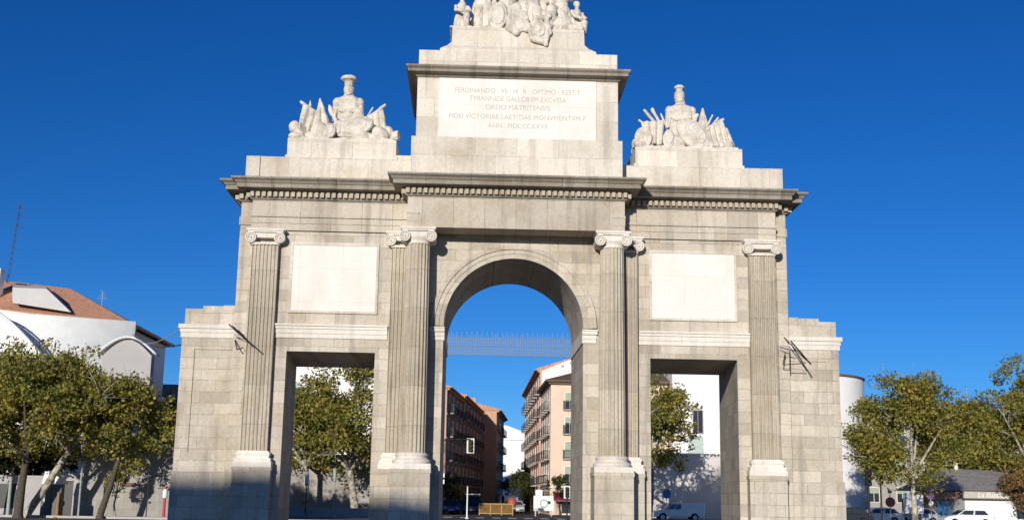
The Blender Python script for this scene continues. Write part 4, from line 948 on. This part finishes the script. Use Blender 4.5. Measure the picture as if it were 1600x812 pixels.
t = post('tall pale pole with a long overhead arm behind the left trees', 131, 37.4, 6.4, .07, m_gpaint); m = MB().tube((0,0,6.25), (-3.2,0,6.0), .035, .025, 6); m.build('arm', m_gpaint, t); MB().box(-.1,-.12,5.3,.1,.12,6.5).build('lantern', m_gpaint, t)
def tallhead(mat, r=.11): return lambda t, h: MB().lathe([(r*.6,-1.1),(r,-1.05),(r,-.1),(r*.5,0)], (0,0,h), 14).build('lamp_head', mat, t)
post('lamp post with a white cylinder head, left in the left side opening', 482, 57.7, 3.5, .05, iron, tallhead(m_wpaint, .17))
post('grey green lamp post in the middle of the left side opening', 525, 55, 3.85, .08, m_gpaint, tallhead(m_gpaint, .15))
# cable from the houses to the pier
t = thing('overhead_cable', 'thin pale cable running from the tiled house to the left pier', 'cable', (-11.8,1,7.5)); q = [Vector((-30.9,60,15.2)).lerp(Vector((-11.8,1.2,7.62)), i/16)-Vector((0,0,.9*math.sin(math.pi*i/16))) for i in range(17)]
m = MB()
for i in range(16): m.tube(q[i], q[i+1], .022, .022, 5)
local(m.build('cable', plain('pale_cable', (.5,.5,.48), .6)), t)

t = thing('overhead_cable', 'thin dark cable from the white vaulted building to the left pier', 'cable', (-11.8,1,6.9)); q = [at(214,521,57).lerp(Vector((-11.84,1.2,6.92)), i/16)-Vector((0,0,.5*math.sin(math.pi*i/16))) for i in range(17)]
m = MB()
for i in range(16): m.tube(q[i], q[i+1], .028, .024, 5)
local(m.build('cable', iron), t)

# --- right: round tower, low pavilion, background house
t = thing('round_tower', 'white cylindrical tower with a dark roof rim right of the arch', 'building', (30.2,72,0)); MB().lathe([(5.6,0),(5.6,13.2)], (0,0,0), 64).build('wall', m_white, t); MB().lathe([(5.6,13.18),(5.72,13.2),(5.72,13.36),(5.4,13.45),(.1,13.6)], (0,0,0), 64).build('roof', m_eave, t)
t = thing('pavilion', 'low white pavilion with a grey hipped roof and lettered fascia', 'building', (44,66,0))
x0 = 41.2; P = MB().box(x0-44,-4,0,53-44,5,2.3); P.build('wall', m_white2, t); MB().box(38.9-44,-1.6,0,x0-44,5,2.3).build('side_wing', m_eave, t)
MB().box(x0-44-.1,-4.12,2.35,53.2-44,-3.9,2.98).build('fascia', plain('fascia_paint', (.46,.43,.38), .7, .12, 2), t); MB().box(x0-44-.15,-4.5,2.28,53.2-44,-3.9,2.37).build('ledge', m_eave, t)
m = MB(); m.add([(38.3-44,-4.4,3.0),(53.5-44,-4.4,3.0),(53.5-44,5.5,3.0),(38.3-44,5.5,3.0),(41.2-44,.4,5.0),(45.5-44,.4,4.9),(53.5-44,.4,3.9)], [(0,1,6,5,4),(2,3,4,5,6),(3,0,4),(1,2,6),(3,2,1,0)]); m.build('roof', m_slate, t)
MB().box(42.2-44,.2,4.8,42.45-44,.5,5.5).build('chimney', m_frame, t)
MB().box(39.6-44,-1.68,.5,41.0-44,-1.6,2.1).build('door', plain('blue_panel', (.03,.10,.22), .5, .15, 3), t)
for i in range(2):
    w_ = MB().box(45.6-44+i*1.6,-4.06,.6,47.0-44+i*1.6,-4.0,2.15).build('window', m_frame, t); MB().box(45.68-44+i*1.6,-4.08,.68,46.92-44+i*1.6,-4.06,2.07).build('pane', m_glass, w_)
cu = bpy.data.curves.new('lettering', 'FONT'); cu.body = 'La Ilustrada'; cu.size = .62; cu.extrude = .01; cu.shear = .2; o = bpy.data.objects.new('lettering', cu); COL.objects.link(o); bpy.context.view_layer.update(); me = o.to_mesh()
tm = MB().add([(v.co.x+42.3-44, -4.13-v.co.z, 2.45+v.co.y) for v in me.vertices], [tuple(q.vertices) for q in me.polygons]); o.to_mesh_clear(); bpy.data.objects.remove(o); tm.build('lettering', m_wpaint, t)
t = body('pink_house', 'low house with a pink wall behind the tan leaved tree at the right edge', 'house', [(46.9,76),(60,76),(60,88),(46.9,88)], 4.2, m_pinkw)
m = MB(); m.add([(46.5,75.5,4.2),(60.5,75.5,4.2),(60.5,88.5,4.2),(46.5,88.5,4.2),(46.5,82,6.2),(60.5,82,6.2)], [(0,1,5,4),(2,3,4,5),(1,2,5),(3,0,4),(3,2,1,0)]); local(m.build('roof', m_tile), t)
t = body('grey_apartment_block', 'grey apartment block hidden behind the right trees, carrying aerials', 'building', [(36,96),(64,96),(64,110),(36,110)], 12.2, m_grey2); G = Facade((36,96,0), (1,0))
for f in range(3):
    for i in range(8): window(G, t, 2+i*3.3, 2+f*3.3, 1.2, 1.6, m_frame, m_shut, .4)
m = MB(); G.box(m, -.3, 28.3, 12.2, 12.4, -14, .4); local(m.build('roof', m_eave), t)
aerial('faint television aerial above the full plane tree on the right', 1381, 563, 605, 100)
aerial('faint television aerial standing left of the tall tree on the right', 1513, 600, 655, 100)
aerial('shorter faint aerial close to the taller one on the right', 1530, 618, 655, 100)

# ------------------------------------------------------------------ street furniture
def lens(m_, y, z, r=.105): return MB().tube((0,y,z), (0,y-.03,z), r, r, 16)
m_rl = plain('red_lens', (.07,.01,.01), .3); m_al = plain('amber_lens', (.09,.04,.01), .3); m_gl = plain('green_lens', (.01,.05,.03), .3)
def signal_head(t, x, z, mat, plate=None):
    f = MB().box(x-.15,-.16,z,x+.15,.12,z+.95)
    for i in range(3): f.tube((x,-.16,z+.17+.3*i), (x,-.36,z+.15+.3*i), .125, .125, 12, False)
    h = f.build('signal_head', mat, t)
    for i, ml in enumerate((m_gl, m_al, m_rl)): MB().tube((x,-.17,z+.17+.3*i), (x,-.19,z+.17+.3*i), .10, .10, 14).build('lens', ml, h)
    if plate: 
        b = MB()
        b.box(x-.30,.12,z-.12,x+.30,.14,z-.04).box(x-.30,.12,z+.99,x+.30,.14,z+1.07).box(x-.30,.12,z-.04,x-.22,.14,z+.99).box(x+.22,.12,z-.04,x+.30,.14,z+.99)
        b.build('backboard_rim', m_wpaint, h); MB().box(x-.22,.121,z-.04,x+.22,.135,z+.99).build('backboard', plate, h)
def traffic_light(label, loc, hz, mat, arm=0, plate=None, extra=None):
    t = thing('traffic_light', label, 'traffic light', loc, 0, 'traffic lights around the square')
    m = MB().tube((0,0,0), (0,0,hz+(.9 if not arm else 1.0)), .075, .06, 10)
    if arm: m.tube((0,0,hz+.9), (arm,0,hz+1.0), .05, .04, 8)
    m.build('pole', mat, t); signal_head(t, arm, hz, mat, plate)
    if extra: extra(t)
    return t
m_yel = plain('yellow_green_plate', (.30,.30,.08), .6, .15, 5)
x = at(735,700,56).x
def ped(t):
    for z in (2.75, 3.25): MB().box(-.18,-.25,z,.18,-.05,z+.34).build('walk_signal', m_wpaint, t)
traffic_light('overhead traffic light with a white rimmed backboard hanging in the round archway', (at(691,750,56).x,56,0), at(735,705,56).z, iron, x-at(691,750,56).x, m_yel, ped)
traffic_light('black traffic light on a dark pole right of the arch', (at(1356,740,30).x,30,0), 2.75, iron)
traffic_light('dark traffic light just behind another, right of the arch', (at(1375,740,44).x,44,0), 3.1, iron)
traffic_light('traffic light with a pale green plate by the peach corner house', (at(886,770,74).x,74,0), 1.9, iron, 0, plain('pale_green_plate', (.45,.52,.36), .6))
post('pale signpost in front of the white topped van in the street', 732, 58, 2.6, .07, m_wpaint, None, 'street_post', 'post')
t = thing('stop_sign', 'faded red round sign on a pole between parked cars, right of the arch', 'sign', base(1387,55)); MB().tube((0,0,0),(0,0,2.5),.045,.04,10).build('pole', m_gpaint, t); MB().tube((0,-.04,1.9),(0,-.07,1.9),.40,.40,28).build('disc', plain('faded_red', (.33,.10,.08), .6, .15, 4), t); MB().tube((0,-.02,2.75),(0,-.05,2.75),.18,.18,20).build('small_disc', m_gpaint, t)
t = thing('advertising_panel', 'white rounded advertising panel behind a pale trunk, right of the arch', 'panel', base(1423,60)); MB().prism([(-.75,1.0),(.75,1.0),(.82,1.2),(.82,2.5),(.7,2.7),(-.7,2.7),(-.82,2.5),(-.82,1.2)], -.12, .12, lambda a, b, c: (a, c, b)).build('panel', m_wpaint, t); MB().box(-.12,-.1,0,.12,.1,1.0).build('leg', steel, t)
t = thing('purple_sign', 'purple sign over a small white disc on a thin pole before the pavilion', 'sign', base(1450,56)); MB().tube((0,0,0),(0,0,3.0),.04,.04,8).build('pole', m_lilac, t); MB().box(-.28,-.06,2.2,.28,-.03,3.0).build('plate', plain('purple_paint', (.17,.08,.22), .5, .1, 4), t); MB().tube((0,-.05,1.85),(0,-.08,1.85),.20,.20,20).build('disc', m_wpaint, t)
t = thing('barrier', 'yellow work barrier with orange mesh panels across the street', 'barrier', (1.05,82,0)); y_ = plain('yellow_paint', (.36,.26,.09), .6, .15, 3); m = MB()
for q in (-1.7,-.57,.57,1.7): m.box(q-.05,-.04,0,q+.05,.04,1.15)
m.box(-1.75,-.03,1.08,1.75,.03,1.18).box(-1.75,-.03,.12,1.75,.03,.22); m.build('frame', y_, t); MB().box(-1.68,-.012,.22,1.68,.012,1.08).build('mesh_panel', plain('orange_brown_mesh', (.20,.10,.03), .8, .35, 3), t)
t = thing('traffic_barrel', 'red rounded traffic barrel at the right end of the yellow barrier', 'barrel', (2.75,84.5,0)); MB().lathe([(.42,0),(.42,.1),(.38,.9),(.46,1.0),(.5,1.45),(.3,1.75),(.05,1.85)],(0,0,0),24).build('body', plain('signal_red', (.38,.08,.05), .5, .1, 4), t); MB().lathe([(.41,.5),(.415,.52),(.405,.75),(.40,.76)],(0,0,0),24).build('band', m_wpaint, t)
t = thing('notice_board', 'white notice board with a round emblem standing on two legs in the street', 'board', (at(849,800,80).x,80,0)); MB().box(-1.0,-.06,.55,1.0,.06,2.0).build('board', m_wpaint, t)
for s in (-.8,.8): MB().box(s-.06,-.05,0,s+.06,.05,.55).build('leg', steel, t)
MB().lathe([(.30,0),(.36,.005),(.42,0)],(0,0,0),28,None,True,False).xf(Matrix.Translation((.05,-.075,1.25)) @ Matrix.Rotation(R_(90),4,'X')).build('emblem', m_shut, t); MB().box(.42,-.072,1.2,.7,-.06,1.5).build('mark', m_black, t)
t = thing('street_billboard', 'small square white billboard on a mast by the street trees', 'billboard', (at(842,773,100).x,100,0)); MB().tube((0,0,0),(0,0,1.6),.07,.07,8).build('pole', steel, t); MB().box(-.4,-.08,1.5,.4,.08,2.75).build('panel', m_wpaint, t)
t = thing('awning', 'crimson shop awning at the foot of the peach corner house', 'awning', (8.8,91.4,2.0)); MB().prism([(0,.35),(-1.3,-.15),(-1.3,-.45),(-1.25,-.45),(-1.25,-.12),(0,.42)], -1.3, 1.3, lambda a, b, c: (c, a+.6, b)).build('cloth', plain('crimson_cloth', (.42,.04,.09), .8, .15, 2), t); MB().box(-1.28,-.66,-.5,1.28,-.64,-.34).build('valance', m_wpaint, t)
t = thing('blue_sign', 'round blue sign on a thin pole behind the white van', 'sign', base(1041,70)); MB().tube((0,0,0),(0,0,2.6),.04,.04,8).build('pole', steel, t); MB().tube((0,-.04,2.35),(0,-.07,2.35),.42,.42,28).build('disc', plain('blue_enamel', (.05,.14,.42), .4, .1, 4), t)

# ------------------------------------------------------------------ vehicles
m_tyre = plain('tyre_rubber', (.02,.02,.02), .8); m_rim = plain('wheel_rim', (.35,.35,.36), .35, .1, 6, .7)
def carpaint(name, c): return plain(name, c, .25, .05, 2, 0, .6)
def lamp(name, c): return plain(name, c, .2, .05, 3, 0, .6)
m_head = lamp('headlamp_glass', (.6,.6,.58)); m_tail = lamp('tail_lamp', (.35,.02,.02))
def car(label, loc, rz, paint, kind='car', group='vehicles parked and driving beyond the arch', name='parked_car', cat='car'):
    t = thing(name, label, cat, loc, rz, group)
    if kind == 'car': L, W, low, top = 4.2, .86, [(-2.1,.38),(-2.1,.72),(-2.0,.88),(-1.45,.95),(1.0,.97),(1.75,.86),(2.05,.70),(2.1,.42)], [(-1.75,.94),(-1.35,1.38),(-.6,1.47),(.25,1.44),(1.05,.96)]
    elif kind == 'van': L, W, low, top = 4.9, .95, [(-2.45,.40),(-2.45,1.05),(1.4,1.08),(2.25,1.0),(2.42,.8),(2.45,.42)], [(-2.42,1.05),(-2.30,1.95),(-1.2,2.05),(.8,2.03),(1.15,1.9),(1.75,1.07)]
    else: L, W, low, top = 4.7, .88, [(-2.35,.42),(-2.35,1.45),(-2.3,1.52),(-.25,1.52),(-.2,.98),(1.3,.96),(2.1,.80),(2.32,.62),(2.35,.42)], [(-.35,.97),(-.30,1.50),(.0,1.56),(.45,1.52),(1.35,.95)]
    wb = L*.305
    arch_ = []
    for wx in (wb, -wb):
        arch_ += [(wx+.37*math.cos(a), .33+.37*max(.12, math.sin(a))) for a in [math.pi*i/8 for i in range(9)]]
    poly = low + [(low[-1][0]-.06,.28)] + arch_[:9] + arch_[9:] + [(low[0][0]+.06,.28)]
    m = MB(); sec = [(-W,.0),(-W+.06,1),(W-.06,1),(W,0)]; k = len(poly); vs = []
    for yy, f in ((-W,0),(-W+.05,1),(W-.05,1),(W,0)):
        for x_, z_ in poly: vs.append((x_*(1 if f else .975), yy*(1 if z_ < .9 else .97), z_ if f else z_*.985+.008))
    fs = [(j*k+i, j*k+(i+1) % k, (j+1)*k+(i+1) % k, (j+1)*k+i) for j in range(3) for i in range(k)] + [tuple(range(k))[::-1], tuple(range(3*k,4*k))]
    m.add(vs, fs); g = [(x_, z_) for x_, z_ in top]; kk = len(g); vs = []
    for yy in (-1, 1):
        for x_, z_ in g: vs.append((x_, yy*(W*.97 if z_ < 1.1 else W*(.80 if kind == 'car' else .88)), z_))
    m.add(vs, [tuple(range(kk))[::-1], tuple(range(kk,2*kk))]+[(i, (i+1) % kk, kk+(i+1) % kk, kk+i) for i in range(kk)])
    bo = fixn(m.build('body', paint, t))
    # glass set just proud of the cabin sides, windscreen and back light
    zt = max(z for _, z in g); zb = min(z for _, z in g)
    def edge(z, front):
        pts = g if not front else g[::-1]
        for (xa, za), (xb, zb_) in zip(pts, pts[1:]):
            if min(za, zb_) <= z <= max(za, zb_) and za != zb_: return xa+(xb-xa)*(z-za)/(zb_-za)
        return pts[0][0]
    z0, z1 = zb+.06, zt-.13
    for s in (-1, 1):
        def yw(z): f = (z-zb)/(zt-zb); return s*(W*.97*(1-f)+(W*(.80 if kind == 'car' else .88))*f+.012)
        a0, a1, b0, b1 = edge(z0,0)+.12, edge(z1,0)+.10, edge(z0,1)-.12, edge(z1,1)-.08
        cuts = {'car': (.0,.47,.53,1), 'van': (.5,.74,.77,1), 'pickup': (.0,.42,.48,1)}[kind]
        for q in (0, 2):
            ln = lambda a, b, f: a+(b-a)*f
            quad = [(ln(a0,b0,cuts[q]), yw(z0), z0),(ln(a0,b0,cuts[q+1]), yw(z0), z0),(ln(a1,b1,cuts[q+1]), yw(z1), z1),(ln(a1,b1,cuts[q]), yw(z1), z1)]
            in_ = [(x_, y_-s*.03, z_) for x_, y_, z_ in quad]; MB().add(quad+in_, [(0,1,2,3),(7,6,5,4),(0,4,5,1),(1,5,6,2),(2,6,7,3),(3,7,4,0)]).build('window', m_glass, t)
    for front in (0, 1):
        xs0, xs1 = edge(z0, front), edge(z1, front); sg = 1 if front else -1; wy0, wy1 = W*.86, W*.72
        if kind == 'pickup' and not front: continue
        q = [(xs0+sg*.012,-wy0,z0),(xs0+sg*.012,wy0,z0),(xs1+sg*.012,wy1,z1),(xs1+sg*.012,-wy1,z1)]; in_ = [(x_-sg*.03,y_,z_) for x_,y_,z_ in q]
        MB().add(q+in_, [(0,1,2,3),(7,6,5,4),(0,4,5,1),(1,5,6,2),(2,6,7,3),(3,7,4,0)]).build('windscreen' if front else 'rear_window', m_glass, t)
    for wx in (wb, -wb):
        for s in (-1, 1):
            w_ = MB().tube((wx,s*(W-.20),.32),(wx,s*(W+.01),.32),.32,.32,20).build('wheel', m_tyre, t); MB().tube((wx,s*(W-.02),.32),(wx,s*(W+.022),.32),.20,.19,16).build('rim', m_rim, w_)
    hz = .66 if kind != 'van' else .82
    for s in (-1, 1):
        MB().ell((L/2-.06,s*W*.70,hz),(.07,.16,.07)).build('headlight', m_head, t); MB().box(-L/2-.012,s*W*.88,hz,-L/2+.1,s*W*.66,hz+.2).build('tail_light', m_tail, t)
        MB().ell((edge(zb+.1,1)-.25,s*(W+.09),zb+.08),(.06,.10,.07)).build('mirror', paint, t)
    MB().box(L/2-.05,-W*.92,.36,L/2+.05,W*.92,.5).box(-L/2-.05,-W*.92,.36,-L/2+.05,W*.92,.5).build('bumper', m_black, t)
    MB().box(L/2+.05,-.26,.40,L/2+.058,.26,.5).build('number_plate', m_wpaint, t)
    return t
wht = carpaint('white_car_paint', (.74,.74,.74)); blu = carpaint('dark_blue_car_paint', (.025,.05,.12)); slv = carpaint('silver_car_paint', (.40,.41,.42)); blk = carpaint('black_car_paint', (.02,.022,.03))
px = lambda x, Y: at(x, 790, Y).x
car('white van with a box back parked before the dappled wall in the right side opening', (px(1058,66),66,0), math.pi, wht, 'pickup', name='parked_van', cat='van')
car('dark blue car at the left kerb of the street, nearest the arch', (px(703,84),85.5,0), R_(-86), blu)
car('dark blue car in the street close to the white topped van', (px(718,90),91,0), R_(-84), blu)
v = car('dark van with a white roof in the street', (px(737,88),88.5,0), R_(-88), blk, 'van', name='parked_van', cat='van'); MB().box(-2.3,-.86,2.02,1.0,.86,2.12).build('roof', wht, v)
car('white delivery van far down the street beside the round tree', (px(795,112),112,0), R_(-80), wht, 'van', name='parked_van', cat='van')
car('black car half hidden behind the right pier of the arch', (px(1318,52),52,0), math.pi, blk)
car('white car between the traffic lights and the red round sign', (px(1372,60),60.5,0), math.pi, wht)
car('silver car parked before the trees beyond the white advertising panel', (px(1432,63),63.5,0), math.pi, slv)
car('white car with dark windows parked in front of the pavilion', (px(1508,57),57,0), math.pi, wht)
car('silver car far down the street to the right of the barrel', (px(806,100),100,0), R_(-88), slv)

# ------------------------------------------------------------------ unseen houses added behind the viewpoint, roofs shaped to shadow the arch foot
def rear_shadow_house(label, x0, x1, y, h0, h1, depth=14):
    t = body('shadow_casting_building', label, 'building', [(x0,y-depth),(x1,y-depth),(x1,y),(x0,y)], min(h0,h1)-.3, m_pinkw)
    m = MB(); m.add([(x0-.3,y+.4,min(h0,h1)-.3),(x1+.3,y+.4,min(h0,h1)-.3),(x1+.3,y-depth,min(h0,h1)-.3),(x0-.3,y-depth,min(h0,h1)-.3),(x0-.3,y-1,h0),(x1+.3,y-1,h1),(x1+.3,y-depth+1,h1),(x0-.3,y-depth+1,h0)], [(3,2,1,0),(0,1,5,4),(1,2,6,5),(2,3,7,6),(3,0,4,7),(4,5,6,7)]); local(m.build('roof', m_tile), t)
    G = Facade((x1,y,0), (-1,0)); n = int((x1-x0)/3.2)
    for f in range(6):
        for i in range(n): window(G, t, 1.6+i*3.2, 2+f*3.0, 1.1, 1.7, m_frame, m_shut, .4)
rear_shadow_house('unseen pink building with a level roof, added behind the viewpoint as a shadow caster', -62, -34.5, -89, 23.45, 23.45)
rear_shadow_house('unseen pink building with a roof sloping down, added behind the viewpoint as a shadow caster', -34.0, -23.5, -89, 23.3, 21.2)
